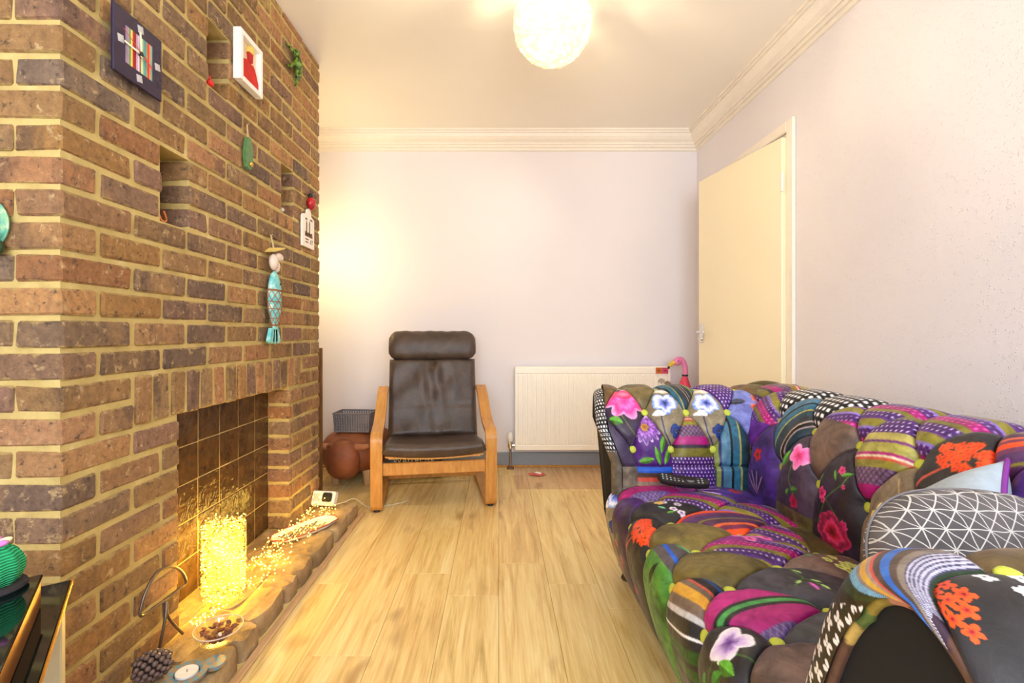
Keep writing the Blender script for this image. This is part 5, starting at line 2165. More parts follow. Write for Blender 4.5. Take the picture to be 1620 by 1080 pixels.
jump = [(-0.062, -0.072), (0.062, -0.072), (0.064, -0.05), (0.040, -0.008), (0.024, 0.006), (0.0, 0.002), (-0.022, 0.008), (-0.048, -0.002), (-0.064, 0.0)]
MB().prism([(u * 0.95, v * 0.95) for u, v in jump], 0.010, 0.022, WF).build('jumper', plain('red_felt', rgb(206, 44, 34), 0.8, bump=0.3), pf_)
MB().prism([(-0.012, 0.0), (0.0, -0.006), (0.012, 0.002), (0.016, 0.036), (-0.018, 0.032)], 0.010, 0.019, WF).build('cone', plain('red_cone', rgb(186, 36, 34), 0.7), pf_).location = (0, 0.012, 0.014)
MB().prism([(-0.018, 0.032), (0.016, 0.036), (0.020, 0.055), (0.004, 0.064), (-0.014, 0.056)], 0.010, 0.021, WF).build('ice_cream', plain('yellow_felt', rgb(240, 216, 110), 0.8), pf_).location = (0, 0.012, 0.014)

# green gecko
g0 = on_brick(462, 104, 0.004)
gk = thing('gecko_ornament', 'green spotted gecko ornament climbing the brick wall near the ceiling', 'ornament', g0)
M = Mat('gecko_glaze')
nz_ = M.noise(M.coords('Object'), 70, 3)
M.color(M.ramp(nz_, [(0.42, rgb(30, 40, 14)), (0.52, rgb(96, 128, 30)), (0.75, rgb(136, 164, 46))]))
M.set(Roughness=0.35)
M_G = M.m
w = MB()
body = spline([(0.018, 0.0, 0.07), (0.020, -0.005, 0.05), (0.022, 0.0, 0.02), (0.020, 0.012, -0.01), (0.016, 0.02, -0.04), (0.010, 0.012, -0.075), (0.007, 0.004, -0.098)], 6)
k_ = len(body)
prof_r = [(0.0, 0.010), (0.1, 0.020), (0.22, 0.013), (0.4, 0.022), (0.6, 0.017), (0.75, 0.009), (1.0, 0.002)]
w.tube(body, [float(np.interp(i / (k_ - 1), [a for a, _ in prof_r], [b for _, b in prof_r])) for i in range(k_)], 12)
w.build('body', M_G, gk, smooth=True)
for sy, z, dz in ((-1, 0.04, 0.02), (1, 0.035, 0.018), (-1, -0.005, -0.03), (1, -0.01, -0.02)):
    pth = spline([(0.018, sy * 0.008, z), (0.018, sy * 0.035, z + dz * 0.2), (0.008, sy * 0.052, z + dz), (0.004, sy * 0.07, z + dz * 0.8)], 4)
    MB().tube(pth, [0.0085 - 0.004 * i / len(pth) for i in range(len(pth))], 8).build('leg', M_G, gk, smooth=True)

# green wooden pod on twine
p0 = on_brick(387, 243, 0.003)
pod = thing('pod_ornament', 'small green ceramic pod hanging on twine beside the brick niches', 'ornament', p0)
M_POD = plain('green_pod', rgb(84, 128, 76), 0.35, var=0.2, scale=60)
outl = [(0.0, -0.062), (0.018, -0.052), (0.025, -0.03), (0.026, 0.0), (0.022, 0.035), (0.012, 0.058), (-0.010, 0.06), (-0.020, 0.04), (-0.026, 0.0), (-0.026, -0.03), (-0.016, -0.054)]
MB().prism(outl, 0.004, 0.016, WF).build('body', M_POD, pod)
MB().ball((0.019, 0.008, -0.038), (0.006, 0.010, 0.010), 10, 8).build('gold_bead', plain('gold_bead', rgb(220, 180, 90), 0.25, 0.7), pod, smooth=True)
M_TW = plain('twine', rgb(214, 190, 140), 0.9)
w = MB()
w.tube([(0.010, -0.006, 0.055), (0.006, 0.0, 0.112)], 0.0014, 6)
w.tube([(0.010, 0.006, 0.055), (0.006, 0.002, 0.112)], 0.0014, 6)
w.build('twine', M_TW, pod)
MB().tube([(-0.004, 0.001, 0.112), (0.012, 0.001, 0.114)], 0.0025, 8).build('nail', MAT['chrome'], pod)

# wooden fish with shells and net
f0 = on_brick(424, 470, 0.003)
fish = thing('fish_ornament', 'turquoise wooden fish wrapped in brown string net hanging on the bricks', 'ornament', f0)
fish.scale = (1.1, 1.3, 1.0)
M = Mat('turquoise_wash')
nz_ = M.noise(M.coords('Object', (1, 6, 3)), 12, 4)
M.color(M.ramp(nz_, [(0.35, rgb(86, 190, 200)), (0.55, rgb(140, 216, 216)), (0.7, rgb(220, 234, 224))]))
M.set(Roughness=0.7)
M_TQ = M.m
spx = [(0.108, 0.006), (0.095, 0.020), (0.07, 0.030), (0.03, 0.038), (-0.02, 0.040), (-0.06, 0.034), (-0.10, 0.024), (-0.135, 0.015)]
vs, fs = [], []
nb_ = 16
for z, r in spx:
    bend = 0.012 * (z - 0.1) * -4 * 0.5
    for k in range(nb_):
        a = 2 * PI * k / nb_
        vs.append((0.022 + 0.018 * math.sin(a) * (r / 0.04), r * math.cos(a) + bend, z))
for i in range(len(spx) - 1):
    for k in range(nb_):
        l = (k + 1) % nb_
        fs.append((i * nb_ + k, i * nb_ + l, (i + 1) * nb_ + l, (i + 1) * nb_ + k))
fs += [tuple(range(nb_)), tuple((len(spx) - 1) * nb_ + k for k in range(nb_))]
MB().add(vs, fs).build('body', M_TQ, fish, smooth=50)
for dy, a in ((-0.012, -0.25), (0.002, -0.08), (0.014, 0.1)):
    o = MB().prism([(-0.010, 0.0), (0.010, 0.0), (0.018, -0.05), (0.004, -0.062), (-0.014, -0.056)], 0.008, 0.022, WF).build('tail_fin', M_TQ, fish)
    o.location = (0, 0.006 + dy, -0.132)
    o.rotation_euler = (a, 0, 0)
M_STR = plain('brown_string', rgb(166, 104, 58), 0.9)
w = MB()


def girth(z):
    return float(np.interp(z, [p[0] for p in spx][::-1], [p[1] for p in spx][::-1]))


def fpt(a, z, e=0.0012):
    r = girth(z)
    return (0.022 + (0.018 * (r / 0.04) + e) * math.sin(a), (r + e) * math.cos(a) - 0.024 * (z - 0.1), z)


for z in (0.030, 0.026, -0.02, -0.05, -0.09, -0.115, -0.12):
    w.tube([fpt(2 * PI * k / 14, z) for k in range(14)], 0.0018, 5, closed=True)
for s_ in (-1, 1):
    for a0 in range(7):
        w.tube([fpt(2 * PI * a0 / 7 + s_ * k * 0.33, 0.026 - 0.0146 * k) for k in range(11)], 0.0013, 4)
w.build('string_net', M_STR, fish)
MB().ball((0.036, 0.016, 0.056), (0.003, 0.004, 0.004), 8, 6).build('eye', MAT['black'], fish)
M_SH = plain('pale_shell', rgb(226, 208, 196), 0.45, var=0.1, scale=60)
MB().ball((0.026, -0.012, 0.145), (0.015, 0.021, 0.034), 16, 10, fn=lambda d: 1 + 0.03 * math.sin(14 * math.atan2(d.z, d.y))).build('shell', M_SH, fish, smooth=True)
MB().ball((0.028, 0.018, 0.170), (0.014, 0.024, 0.018), 16, 10, fn=lambda d: 1 + 0.03 * math.sin(14 * math.atan2(d.z, d.y))).build('shell', M_SH, fish, smooth=True)
MB().ball((0.024, 0.012, 0.130), (0.012, 0.014, 0.026), 12, 8).build('shell', M_SH, fish, smooth=True)
o = MB().prism([(-0.05, -0.010), (0.024, 0.018), (0.034, 0.026), (-0.012, 0.016), (-0.03, 0.006)], 0.008, 0.046, WF).build('driftwood_cap', plain('yellow_wood', rgb(226, 200, 110), 0.7), fish)
o.location = (0, 0.006, 0.19)
w = MB()
w.tube([(0.02, 0.0, 0.19), (0.006, 0.002, 0.262)], 0.0016, 6)
w.tube([(0.02, 0.008, 0.19), (0.006, 0.006, 0.262)], 0.0016, 6)
w.build('twine', M_TW, fish)
MB().tube([(-0.004, 0.004, 0.262), (0.012, 0.004, 0.264)], 0.0025, 8).build('nail', MAT['chrome'], fish)

# ladybird
l0 = on_brick(487, 320, 0.003)
lb = thing('ladybird_ornament', 'red ladybird ornament above the white plaque on the brick wall', 'ornament', l0)
MB().ball((0.014, 0, -0.006), (0.022, 0.028, 0.032), 16, 12).build('shell', plain('ladybird_red', rgb(176, 24, 34), 0.25), lb, smooth=True)
MB().ball((0.012, -0.002, 0.032), (0.012, 0.014, 0.013), 12, 8).build('head', MAT['black'], lb, smooth=True)
w = MB()
for dy, dz in ((-0.016, 0.0), (0.012, 0.004), (-0.008, -0.022), (0.016, -0.016)):
    w.ball((0.031 - 0.3 * abs(dy), dy, dz - 0.002), (0.004, 0.005, 0.005), 8, 6)
w.build('spots', MAT['black'], lb, smooth=True)
w = MB()
for sy in (-1, 1):
    w.tube([(0.012, sy * 0.006, 0.042), (0.018, sy * 0.018, 0.056)], 0.0012, 5)
    for z in (0.012, -0.006, -0.022):
        w.tube([(0.006, sy * 0.024, z), (0.004, sy * 0.036, z + 0.004)], 0.0015, 5)
w.build('feelers', MAT['black'], lb)

# white wooden plaque
q0 = on_brick(484, 364, 0.003)
pq = thing('wooden_plaque', 'white board shaped plaque with brown printing below the red ladybird', 'plaque', q0)
outl = [(-0.072, -0.088), (0.074, -0.088), (0.074, 0.062), (0.056, 0.068), (0.034, 0.075), (0.028, 0.095), (0.010, 0.110), (-0.008, 0.102), (-0.018, 0.078), (-0.060, 0.070), (-0.072, 0.06)]
MB().prism(outl, 0.0, 0.010, WF).build('board', plain('white_board', rgb(244, 238, 228), 0.5, var=0.02), pq)
w = MB()
for pts in ([(-0.03, -0.03), (-0.03, 0.03), (-0.024, 0.045), (-0.018, 0.03), (-0.018, -0.03)], [(0.006, -0.03), (0.006, 0.035), (0.012, 0.05), (0.018, 0.035), (0.018, -0.03)],
            [(-0.045, -0.035), (0.05, -0.035), (0.045, -0.008), (0.03, -0.014), (0.0, -0.012), (-0.02, -0.016), (-0.042, -0.01)],
            [(-0.04, 0.045), (-0.015, 0.048), (-0.02, 0.056), (-0.04, 0.054)], [(0.02, 0.052), (0.05, 0.05), (0.048, 0.058), (0.025, 0.06)],
            [(-0.04, -0.052), (0.0, -0.052), (0.0, -0.046), (-0.04, -0.046)], [(-0.038, -0.066), (-0.004, -0.066), (-0.004, -0.06), (-0.038, -0.06)],
            [(0.018, -0.066), (0.024, -0.066), (0.036, -0.044), (0.03, -0.044)], [(0.04, -0.066), (0.046, -0.066), (0.052, -0.044), (0.046, -0.044)]):
    w.prism(pts, 0.010, 0.0107, WF)
w.build('print', plain('brown_print', rgb(120, 84, 58), 0.7), pq)

# little things in the niches
n2 = NICHES[1]
t = thing('wire_hook', 'bent copper coloured wire ornament in the middle brick niche', 'ornament', (XC - 0.03, n2[0] + 0.012, n2[2] + 0.001))
MB().tube(spline([(0.0, -0.006, 0.045), (0.004, 0.0, 0.022), (0.010, 0.006, 0.004), (0.014, 0.016, 0.004), (0.008, 0.026, 0.016), (0.0, 0.028, 0.036)], 5), 0.0035, 8).build('wire', plain('copper', rgb(206, 122, 66), 0.3, 0.7), t, smooth=50)
n1 = NICHES[0]
t = thing('bird_ornament', 'tiny red bird ornament in the highest brick niche', 'ornament', (XC - 0.016, n1[0] + 0.022, n1[2] + 0.001))
MB().ball((0, 0, 0.014), (0.014, 0.018, 0.014), 12, 8).build('body', plain('bright_red', rgb(216, 28, 26), 0.4), t, smooth=True)
MB().ball((0.004, -0.012, 0.027), 0.008, 10, 8).build('head', plain('bright_red_head', rgb(206, 28, 26), 0.4), t, smooth=True)
n3 = NICHES[2]
t = thing('glass_ornament', 'small clear glass ornament in the farthest brick niche', 'ornament', (XC - 0.022, n3[0] + 0.035, n3[2] + 0.001))
MB().lathe([(0.0, 0.0), (0.02, 0.0), (0.022, 0.02), (0.012, 0.034), (0.016, 0.05), (0.0, 0.055)], 14).build('body', MAT['glass'], t, smooth=True)
MB().ball((0, 0, 0.02), 0.010, 10, 8).build('core', plain('milky_core', rgb(226, 220, 214), 0.3), t, smooth=True)

# turquoise ornament on the return face at the picture's left edge
ms = thing('sea_ornament', 'turquoise and white round ceramic ornament hung on the narrow brick face', 'ornament', (-1.130, YC0 - 0.004, 1.195))
M = Mat('sea_glaze')
nz_ = M.noise(M.coords('Object'), 22, 4, 0.6, 1.0)
M.color(M.ramp(nz_, [(0.3, rgb(40, 90, 70)), (0.5, rgb(92, 170, 150)), (0.62, rgb(150, 196, 150)), (0.75, rgb(226, 232, 224))]))
M.set(Roughness=0.25)
MB().lathe([(0.0, 0.0), (0.059, 0.0), (0.062, 0.006), (0.053, 0.018), (0.0, 0.026)], 28, Matrix.Rotation(PI / 2, 4, 'X')).build('disc', M.m, ms, smooth=40)
MB().ball((0.040, -0.014, -0.052), (0.018, 0.013, 0.018), 14, 10).build('knob', plain('dark_green_glaze', rgb(50, 70, 44), 0.3), ms, smooth=True)

# ------------------------------------------------------------------ things on the hearth
HT = HZ + 0.0025
# glass vase full of fairy lights
V0 = Vector((-0.928, 1.62, HT))
vase = thing('light_vase', 'tall glass cylinder packed with glowing yellow fairy lights on the hearth', 'lamp', V0)
MB().lathe([(0.0, 0.0), (0.068, 0.0), (0.070, 0.004), (0.070, 0.246), (0.0675, 0.246), (0.0675, 0.006), (0.0, 0.006)], 40).build('glass', MAT['glass'], vase, smooth=40)
M_BULB = emit('fairy_bulb', (1.0, 0.60, 0.03), 1.5, rgb(250, 220, 120))
M_BULB2 = emit('fairy_bulb_string', (1.0, 0.68, 0.10), 9.0, rgb(250, 220, 120))
OCT = [(1, 0, 0), (-1, 0, 0), (0, 1, 0), (0, -1, 0), (0, 0, 1), (0, 0, -1)]
OCTF = [(0, 2, 4), (2, 1, 4), (1, 3, 4), (3, 0, 4), (2, 0, 5), (1, 2, 5), (3, 1, 5), (0, 3, 5)]


def bulbs(pts, r):
    pts = np.asarray(pts)
    v = (pts[:, None, :] + np.array(OCT)[None] * r).reshape(-1, 3)
    f = (np.arange(len(pts))[:, None, None] * 6 + np.array(OCTF)[None]).reshape(-1, 3)
    me = bpy.data.meshes.new('bulbs')
    me.from_pydata(v.tolist(), [], f.tolist())
    return me


rv = np.random.default_rng(21)
a = rv.uniform(0, 2 * PI, 2300)
rad_ = 0.064 * np.sqrt(rv.uniform(0.25, 1, 2300))
zz = 0.010 + 0.236 * rv.uniform(0, 1, 2300)
stuff(link('bulbs', bulbs(np.stack([rad_ * np.cos(a), rad_ * np.sin(a), zz], -1), 0.0026), vase, M_BULB))
a = rv.uniform(0, 2 * PI, 420)
rad_ = 0.066 * np.sqrt(rv.uniform(0.7, 1, 420))
stuff(link('bright_bulbs', bulbs(np.stack([rad_ * np.cos(a), rad_ * np.sin(a), 0.010 + 0.236 * rv.uniform(0, 1, 420) ** 1.2], -1), 0.0026), vase, M_BULB2))
a = rv.uniform(0, 2 * PI, 60)
rad_ = 0.066 * np.sqrt(rv.uniform(0, 1, 60))
stuff(link('loose_bulbs', bulbs(np.stack([rad_ * np.cos(a), rad_ * np.sin(a), 0.245 + 0.022 * rv.uniform(0, 1, 60) ** 2], -1), 0.0026), vase, M_BULB2))
M_WIRE = plain('copper_wire', rgb(206, 160, 80), 0.35, 0.8)
w = MB()
for k in range(14):
    ph = k * 0.9
    w.tube([(0.058 * math.cos(ph + t * 0.7) * (0.7 + 0.3 * math.sin(t * 2.1 + k)), 0.058 * math.sin(ph + t * 0.7) * (0.7 + 0.3 * math.sin(t * 2.1 + k)), 0.012 + 0.0115 * t) for t in range(20)], 0.0007, 4)
w.build('wire', M_WIRE, vase)
vl = lamp('vase_glow', 'POINT', (0, 0, 0.13), 14.0, (1.0, 0.60, 0.07), 0.05)
vl.parent = vase

# string of fairy lights trailing over the hearth
fs_ = thing('fairy_light_string', 'tangled string of yellow fairy lights trailing along the hearth', 'fairy lights', (-0.9, 1.95, HT))
FO = Vector(fs_.location)
pts, w = [], MB()
rv2 = random.Random(17)
starts = []
for k in range(64):
    t = rv2.random()
    y0 = 1.64 + 0.74 * t ** 1.3
    x0 = -0.92 + rv2.uniform(-0.03, 0.06)
    z0 = HT + rv2.uniform(0.0, 0.05)
    ang_ = rv2.uniform(-2.2, 0.9)
    L = rv2.uniform(0.06, 0.18)
    p1 = Vector((x0 + L * math.cos(ang_) * 1.1, y0 + L * math.sin(ang_), HT + rv2.uniform(0.002, 0.06)))
    if p1.x > -0.765:
        p1.x = -0.765 - rv2.uniform(0, 0.03)
    if p1.y > 2.5:
        p1.y = 2.5
    if p1.x < XC + 0.01 and not (OP[0] + 0.02 < p1.y < OP[1] - 0.02):
        p1.x = XC + 0.012
    p1.x = max(p1.x, XT + 0.02)
    mid = Vector((x0, y0, z0)).lerp(p1, 0.5) + Vector((rv2.uniform(-0.015, 0.015), 0, rv2.uniform(0.0, 0.035)))
    curve_ = spline([(x0, y0, z0), mid, p1], 6)
    w.tube([c_ - FO for c_ in curve_], 0.0006, 4)
    for q in curve_[4::3]:
        for _ in range(1):
            pts.append(q - FO + Vector((rv2.uniform(-0.006, 0.006), rv2.uniform(-0.006, 0.006), rv2.uniform(0.0, 0.008))))
for k in range(60):                       # dense knot beside the vase and at the plug
    y0 = rv2.choice([1.5 + rv2.random() * 0.45, 1.72 + rv2.random() * 0.25, 2.28 + rv2.random() * 0.16])
    p = Vector((-0.90 + rv2.uniform(-0.05, 0.09), y0, HT + 0.004 + 0.035 * rv2.random() ** 2))
    if (p - Vector((V0.x, V0.y, p.z))).length < 0.078:
        continue
    pts.append(p - FO)
main = spline([(-0.93, 1.70, HT + 0.01), (-0.90, 1.85, HT + 0.03), (-0.92, 2.0, HT + 0.02), (-0.89, 2.15, HT + 0.03), (-0.91, 2.30, HT + 0.03), (-0.90, 2.42, HT + 0.06)], 10)
w.tube([p - FO for p in main], 0.0010, 5)
for p in main:
    for _ in range(1):
        pts.append(p - FO + Vector((rv2.uniform(-0.02, 0.02), rv2.uniform(-0.02, 0.02), rv2.uniform(-0.008, 0.02))))
near_left = spline([(-0.90, 1.56, HT + 0.03), (-0.885, 1.50, HT + 0.02), (-0.90, 1.44, HT + 0.014), (-0.93, 1.47, HT + 0.006), (-0.89, 1.53, HT + 0.006)], 8)
w.tube([p - FO for p in near_left], 0.0008, 4)
for p in near_left:
    pts.append(p - FO + Vector((rv2.uniform(-0.012, 0.012), rv2.uniform(-0.012, 0.012), rv2.uniform(0, 0.012))))
w.build('wire', M_WIRE, fs_)
stuff(link('bulbs', bulbs([tuple(p) for p in pts], 0.0030), fs_, M_BULB2))
for yy in (1.88, 2.12, 2.36):
    l_ = lamp('string_glow', 'POINT', Vector((-0.86, yy, HT + 0.07)) - FO, 0.7, (1.0, 0.62, 0.10), 0.05)
    l_.parent = fs_

# wire stand with an arched handle
def wpt(px, py, X):
    p = onX(px, py, X)
    return p


st = thing('wire_stand', 'bent grey metal wire stand with an arched loop leaning on the brick wall', 'ornament', (-0.945, 1.35, HT))
S0 = Vector(st.location)
XA = -0.948
loop = [wpt(*p, XA) for p in ((222, 973), (224, 957), (230, 938), (240, 917), (253, 902), (268, 896), (281, 899), (290, 908), (294, 922), (283, 931), (266, 946), (246, 959), (232, 970))]
M_IRON = plain('grey_iron', rgb(126, 112, 104), 0.3, 0.85)
MB().tube([p - S0 for p in spline(loop, 4, True)], 0.0042, 8, closed=True).build('loop', M_IRON, st, smooth=60)
fA, fB = onZ(289, 1002, HT + 0.003), onZ(251, 1031, HT + 0.003)
hub = wpt(263, 951, XA)
MB().tube([p - S0 for p in spline([hub, wpt(266, 975, -0.94), fA], 6)], 0.0042, 8).build('leg', M_IRON, st, smooth=60)
MB().tube([p - S0 for p in spline([hub, wpt(262, 975, -0.94), fB], 6)], 0.0042, 8).build('leg', M_IRON, st, smooth=60)

# pine cone
pc0 = onZ(241, 1052, HT + 0.03)
pcn = thing('pine_cone', 'dark brown pine cone lying on the hearth in front of the wire stand', 'pine cone', (pc0.x, pc0.y, HT))
M_PC = plain('cone_scale', rgb(112, 92, 86), 0.38, var=0.35, scale=90)
MPC = Matrix.Translation((0, 0, 0.030)) @ Matrix.Rotation(math.radians(35), 4, 'Z') @ Matrix.Rotation(math.radians(90), 4, 'Y')
MB().ball((0, 0, 0), (0.024, 0.024, 0.042), 14, 10, MPC).build('core', plain('cone_core', rgb(30, 22, 20), 0.8), pcn, smooth=True)
sc_me = MB().ball((0, 0, 0), (0.0082, 0.0062, 0.0068), 8, 6).mesh('scale', smooth=True)
for k in range(72):
    t = (k + 0.5) / 72
    z = -0.040 + 0.080 * t
    r = 0.031 * math.sqrt(max(0.04, 1 - (z / 0.044) ** 2))
    a = k * 2.39996
    o = link('cone_scale', sc_me, pcn, M_PC)
    p = MPC @ Vector((r * math.cos(a), r * math.sin(a), z))
    d = (MPC.to_3x3() @ Vector((math.cos(a), math.sin(a), 0.5))).normalized()
    o.location = p
    o.rotation_mode = 'QUATERNION'
    o.rotation_quaternion = d.to_track_quat('Y', 'Z')

# glass bowl of potpourri
b0 = onZ(337, 1013, HT)
bw = thing('glass_bowl', 'round clear glass bowl of dried petals on the hearth', 'bowl', (-0.800, 1.372, HT))
MB().lathe([(0.0, 0.0), (0.030, 0.0), (0.045, 0.010), (0.058, 0.028), (0.064, 0.048), (0.0605, 0.048), (0.055, 0.029), (0.043, 0.013), (0.028, 0.004), (0.0, 0.004)], 36).build('glass', MAT['glass'], bw, smooth=50)
MB().tube([(0.0625 * math.cos(2 * PI * k / 36), 0.0625 * math.sin(2 * PI * k / 36), 0.048) for k in range(36)], 0.0018, 6, closed=True).build('rim', plain('glass_rim', rgb(224, 206, 190), 0.1), bw, smooth=True)
rp_ = random.Random(8)
w = [MB(), MB()]
for k in range(64):
    a, r = rp_.uniform(0, 2 * PI), 0.042 * math.sqrt(rp_.random())
    z = 0.012 + 0.6 * r * r / 0.042 + rp_.uniform(0, 0.016)
    Mx = Matrix.Translation((r * math.cos(a), r * math.sin(a), z)) @ Matrix.Rotation(rp_.uniform(0, 6), 4, 'Z') @ Matrix.Rotation(rp_.uniform(-0.8, 0.8), 4, 'X')
    w[k % 2].ball((0, 0, 0), (rp_.uniform(0.006, 0.012), rp_.uniform(0.005, 0.009), 0.0025), 8, 5, Mx)
stuff(w[0].build('dried_petals', plain('brown_petals', rgb(122, 78, 60), 0.8), bw, smooth=True))
stuff(w[1].build('dried_petals', plain('rust_petals', rgb(150, 92, 62), 0.8), bw, smooth=True))
MB().ball((0.012, -0.016, 0.036), (0.006, 0.006, 0.007), 10, 8).build('white_pebble', plain('white_pebble', rgb(244, 240, 230), 0.4), bw, smooth=True)

# tealight dish
td = thing('tealight_dish', 'blue and brown chequered dish with a white tealight at the hearth edge', 'candle holder', (-0.800, 1.232, HT))
M = Mat('chequer_glaze')
ch = M.n('ShaderNodeTexChecker')
ch.inputs['Scale'].default_value = 70
ch.inputs['Color1'].default_value = (*rgb(92, 142, 164), 1)
ch.inputs['Color2'].default_value = (*rgb(150, 128, 108), 1)
M.l(M.coords('Object', rand=0), ch.inputs['Vector'])
M.color(ch.outputs['Color'])
M.set(Roughness=0.4)
MB().lathe([(0.0, 0.0), (0.036, 0.0), (0.046, 0.008), (0.048, 0.018), (0.030, 0.018), (0.028, 0.010), (0.0, 0.010)], 30).build('dish', M.m, td, smooth=40)
MB().lathe([(0.0, 0.0), (0.018, 0.0), (0.026, 0.006), (0.027, 0.016), (0.0, 0.016)], 22, Matrix.Translation((0.045, 0.045, 0))).build('side_lobe', M.m, td, smooth=40)
MB().lathe([(0.0, 0.010), (0.026, 0.010), (0.026, 0.021), (0.0245, 0.021), (0.0, 0.0195)], 24).build('candle', plain('wax', rgb(244, 244, 240), 0.4), td, smooth=40)
MB().tube([(0, 0, 0.019), (0.001, 0, 0.026)], 0.001, 6).build('wick', MAT['black'], td)

# long octagonal tray
tr0 = Vector((-0.872, 2.158, HT))
ty = thing('tray', 'long white octagonal tray with a brown scale pattern and red rim on the hearth', 'tray', tr0, math.atan2(0.23, 0.14))
oc = [(-0.165, 0.0), (-0.135, 0.045), (-0.05, 0.062), (0.08, 0.062), (0.15, 0.045), (0.165, 0.0), (0.15, -0.045), (0.08, -0.062), (-0.05, -0.062), (-0.135, -0.045)]
w = MB()
n = len(oc)
for k, z in ((0.86, 0.0), (1.0, 0.016), (0.97, 0.0175), (0.85, 0.004)):
    w.v += [Vector((x * k, y_ * k, z)) for x, y_ in oc]
for j in range(3):
    for i in range(n):
        l = (i + 1) % n
        w.f.append((j * n + i, j * n + l, (j + 1) * n + l, (j + 1) * n + i))
w.f += [tuple(range(n - 1, -1, -1)), tuple(3 * n + i for i in range(n))]
w.build('tray_body', plain('white_glaze', rgb(240, 232, 222), 0.3, var=0.03), ty)
MB().tube([(x * 1.0, y_ * 1.0, 0.0165) for x, y_ in oc], 0.003, 6, closed=True).build('rim', plain('red_rim', rgb(170, 70, 60), 0.4), ty)
w = MB()
for i in range(16):
    for j in range(5):
        x, y_ = -0.10 + i * 0.0135, (j - 2) * 0.018 + (0.009 if i % 2 else 0)
        if abs(y_) > 0.040 or x > 0.09 + 0.02 * math.sin(j * 2):
            continue
        w.add([(x - 0.008, y_, 0.0052), (x, y_ - 0.008, 0.0052), (x + 0.008, y_ - 0.003, 0.0052), (x + 0.008, y_ + 0.003, 0.0052), (x, y_ + 0.008, 0.0052)], [(0, 1, 2, 3, 4)])
w.build('scale_pattern', plain('brown_glaze', rgb(98, 76, 62), 0.35), ty)

# socket box with plug, and its flex
sk = thing('socket_box', 'white extension socket with a black plug at the far end of the hearth', 'socket', (-0.905, 2.475, HT), math.radians(-8))
Rt = Matrix.Rotation(math.radians(-25), 4, 'X')
MB().bevbox((-0.062, -0.020, 0.0), (0.062, 0.022, 0.072), 0.005, M=Rt).build('case', MAT['white'], sk)
MB().bevbox((0.004, -0.042, 0.018), (0.052, -0.0205, 0.062), 0.006, M=Rt).build('plug', MAT['black'], sk)
MB().bevbox((-0.050, -0.024, 0.020), (-0.014, -0.0202, 0.056), 0.002, M=Rt).build('switch_plate', plain('socket_face', rgb(206, 200, 190), 0.4), sk)
fx = spline([(-0.86, 2.42, HT + 0.035), (-0.83, 2.44, HT + 0.02), (-0.80, 2.50, HT + 0.012), (-0.77, 2.57, HT + 0.004), (-0.71, 2.63, 0.006), (-0.62, 2.66, 0.005), (-0.52, 2.74, 0.005), (-0.56, 2.85, 0.005)], 8)
tag(MB().tube(fx, 0.0028, 6).build('power_flex', plain('white_flex', rgb(228, 214, 190), 0.5), smooth=True), 'thin pale flex running from the hearth socket across the floor', 'cable')

# ------------------------------------------------------------------ low glass table with knitted cactus
TC = Vector((-0.770, 0.812, 0))
e1, e2 = Vector((0.588, -0.809, 0)), Vector((-0.809, -0.588, 0))
ang_t = math.atan2(e1.y, e1.x)
tb = thing('media_table', 'low black glass table with copper edge beside the brick chimney corner', 'table', TC, ang_t)
# local x runs along e1, local y along -e2
M_BG = plain('black_glass', rgb(10, 24, 22), 0.06, var=0.05)
M_CU = plain('copper_edge', rgb(170, 110, 62), 0.3, 0.5, var=0.1)
zt = 0.55
MB().bevbox((0.0, -0.40, zt - 0.006), (0.70, 0.0, zt), 0.002).build('top_glass', M_BG, tb)
MB().bevbox((0.004, -0.396, zt - 0.052), (0.696, -0.002, zt - 0.006), 0.002).build('copper_box', M_CU, tb)
MB().bevbox((-0.085, -0.43, zt - 0.060), (0.74, 0.028, zt - 0.053), 0.002).build('shelf_glass', M_BG, tb)
MB().box((-0.085, 0.028, zt - 0.0605), (0.74, 0.030, zt - 0.0525)).build('gold_trim', plain('gold_trim', rgb(226, 170, 70), 0.25, 0.8), tb)
for x, y_ in ((-0.055, -0.002), (0.66, -0.002), (-0.055, -0.36), (0.66, -0.36)):
    MB().bevbox((x - 0.022, y_ - 0.022, 0.0), (x + 0.022, y_ + 0.022, zt - 0.060), 0.003).build('leg', plain('cream_leg', rgb(206, 196, 168), 0.5, var=0.05), tb)
MB().bevbox((-0.03, -0.41, 0.12), (0.64, -0.03, 0.127), 0.002).build('shelf_glass', M_BG, tb)

cc0 = onZ(-9, 934, zt + 0.001)
cac = thing('knitted_cactus', 'green knitted cactus with a pink and white flower on the black table', 'ornament', (cc0.x, cc0.y, zt + 0.0006))
M = Mat('green_wool')
wv = M.n('ShaderNodeTexWave')
wv.bands_direction = 'Z'
wv.inputs['Scale'].default_value = 75
wv.inputs['Distortion'].default_value = 1.2
M.l(M.coords('Object', (1, 1, 1)), wv.inputs['Vector'])
M.color(M.ramp(wv.outputs['Fac'], [(0.2, rgb(14, 128, 78)), (0.7, rgb(40, 196, 128))]))
M.set(Roughness=0.9)
M.bump(wv.outputs['Fac'], 0.8, 0.004)
MB().ball((0, 0, 0.036), (0.035, 0.035, 0.036), 48, 16, fn=lambda d: 1 + 0.05 * math.cos(10 * math.atan2(d.y, d.x)) * (1 - d.z * d.z)).build('body', M.m, cac, smooth=True)
MB().lathe([(0.0, 0.0), (0.036, 0.0), (0.040, 0.004), (0.038, 0.009), (0.0, 0.009)], 28).build('saucer', plain('dark_wool', rgb(40, 34, 36), 0.9), cac, smooth=40)
M_F1, M_F2 = plain('cream_wool', rgb(240, 232, 190), 0.9), plain('pink_wool', rgb(206, 120, 190), 0.9)
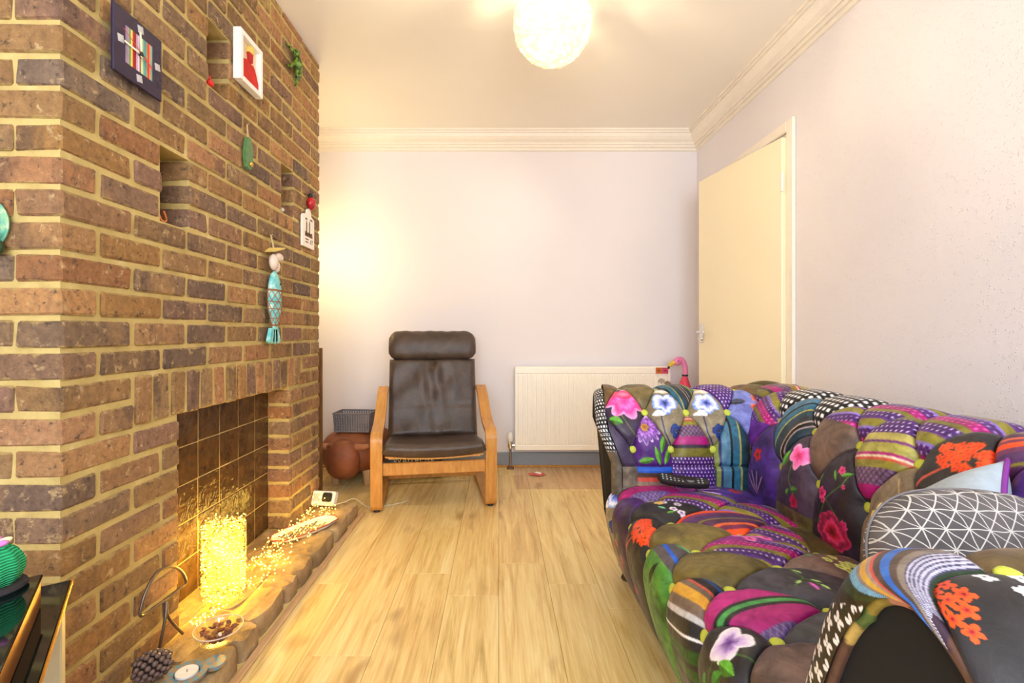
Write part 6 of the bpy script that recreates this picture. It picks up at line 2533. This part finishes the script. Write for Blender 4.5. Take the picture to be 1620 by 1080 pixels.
for k in range(6):
    a = k * PI / 3
    o = MB().ball((0.011, 0, 0), (0.011, 0.007, 0.005), 12, 8).build('petal', M_F1 if k % 2 else M_F2, cac, smooth=True)
    o.location = (0.004, -0.004, 0.073)
    o.rotation_euler = (0, -0.25, a)

# ------------------------------------------------------------------ ball pendant of woven strands
PC = Vector((0.209, 1.87, 2.159))
pd = thing('pendant_lamp', 'round white woven strand pendant lamp glowing under the ceiling', 'lamp', PC)
M = Mat('glowing_strand')
M.color(M.ramp(M.noise(M.coords('Object'), 40, 2), [(0.3, rgb(246, 238, 216)), (0.7, rgb(255, 250, 236))]))
M.set(Roughness=0.6)
M.b.inputs['Emission Color'].default_value = (1.0, 0.90, 0.66, 1)
M.b.inputs['Emission Strength'].default_value = 0.5
tl = M.n('ShaderNodeBsdfTranslucent')
tl.inputs['Color'].default_value = (0.96, 0.92, 0.84, 1)
mx = M.n('ShaderNodeMixShader')
mx.inputs[0].default_value = 0.62
M.l(M.b.outputs[0], mx.inputs[1])
M.l(tl.outputs[0], mx.inputs[2])
M.l(mx.outputs[0], M.out.inputs['Surface'])
RB = 0.148
rs_ = random.Random(31)
w = MB()
for k in range(96):
    ax = Vector((rs_.gauss(0, 1), rs_.gauss(0, 1), rs_.gauss(0, 1))).normalized()
    tilt = rs_.uniform(-0.75, 0.75)
    u = ax.orthogonal().normalized()
    v = ax.cross(u)
    r = math.sqrt(1 - tilt * tilt)
    rr_ = RB * rs_.uniform(0.97, 1.01)
    w.tube([(ax * tilt + (u * math.cos(t * 2 * PI / 26) + v * math.sin(t * 2 * PI / 26)) * r * (1 + 0.03 * math.sin(t * 1.7 + k))) * rr_ for t in range(26)], 0.0036, 5, closed=True)
w.build('shade', M.m, pd, smooth=True)
MB().ball((0, 0, -0.03), (0.032, 0.032, 0.04), 16, 10).build('bulb', emit('bulb_glow', (1.0, 0.80, 0.50), 1780.0, (0.9, 0.9, 0.85)), pd, smooth=True)
top = ZC - PC.z
MB().tube([(0, 0, 0.02), (0, 0, top - 0.02)], 0.003, 8).build('flex', MAT['white'], pd, smooth=True)
MB().lathe([(0.0, 0.0), (0.018, 0.0), (0.02, 0.01), (0.018, 0.055), (0.0, 0.055)], 16, Matrix.Translation((0, 0, 0.005))).build('lamp_holder', MAT['white'], pd, smooth=40)
MB().lathe([(0.0, -0.022), (0.02, -0.022), (0.045, -0.006), (0.048, 0.0), (0.0, 0.0)], 24, Matrix.Translation((0, 0, top))).build('ceiling_rose', MAT['white'], pd, smooth=40)
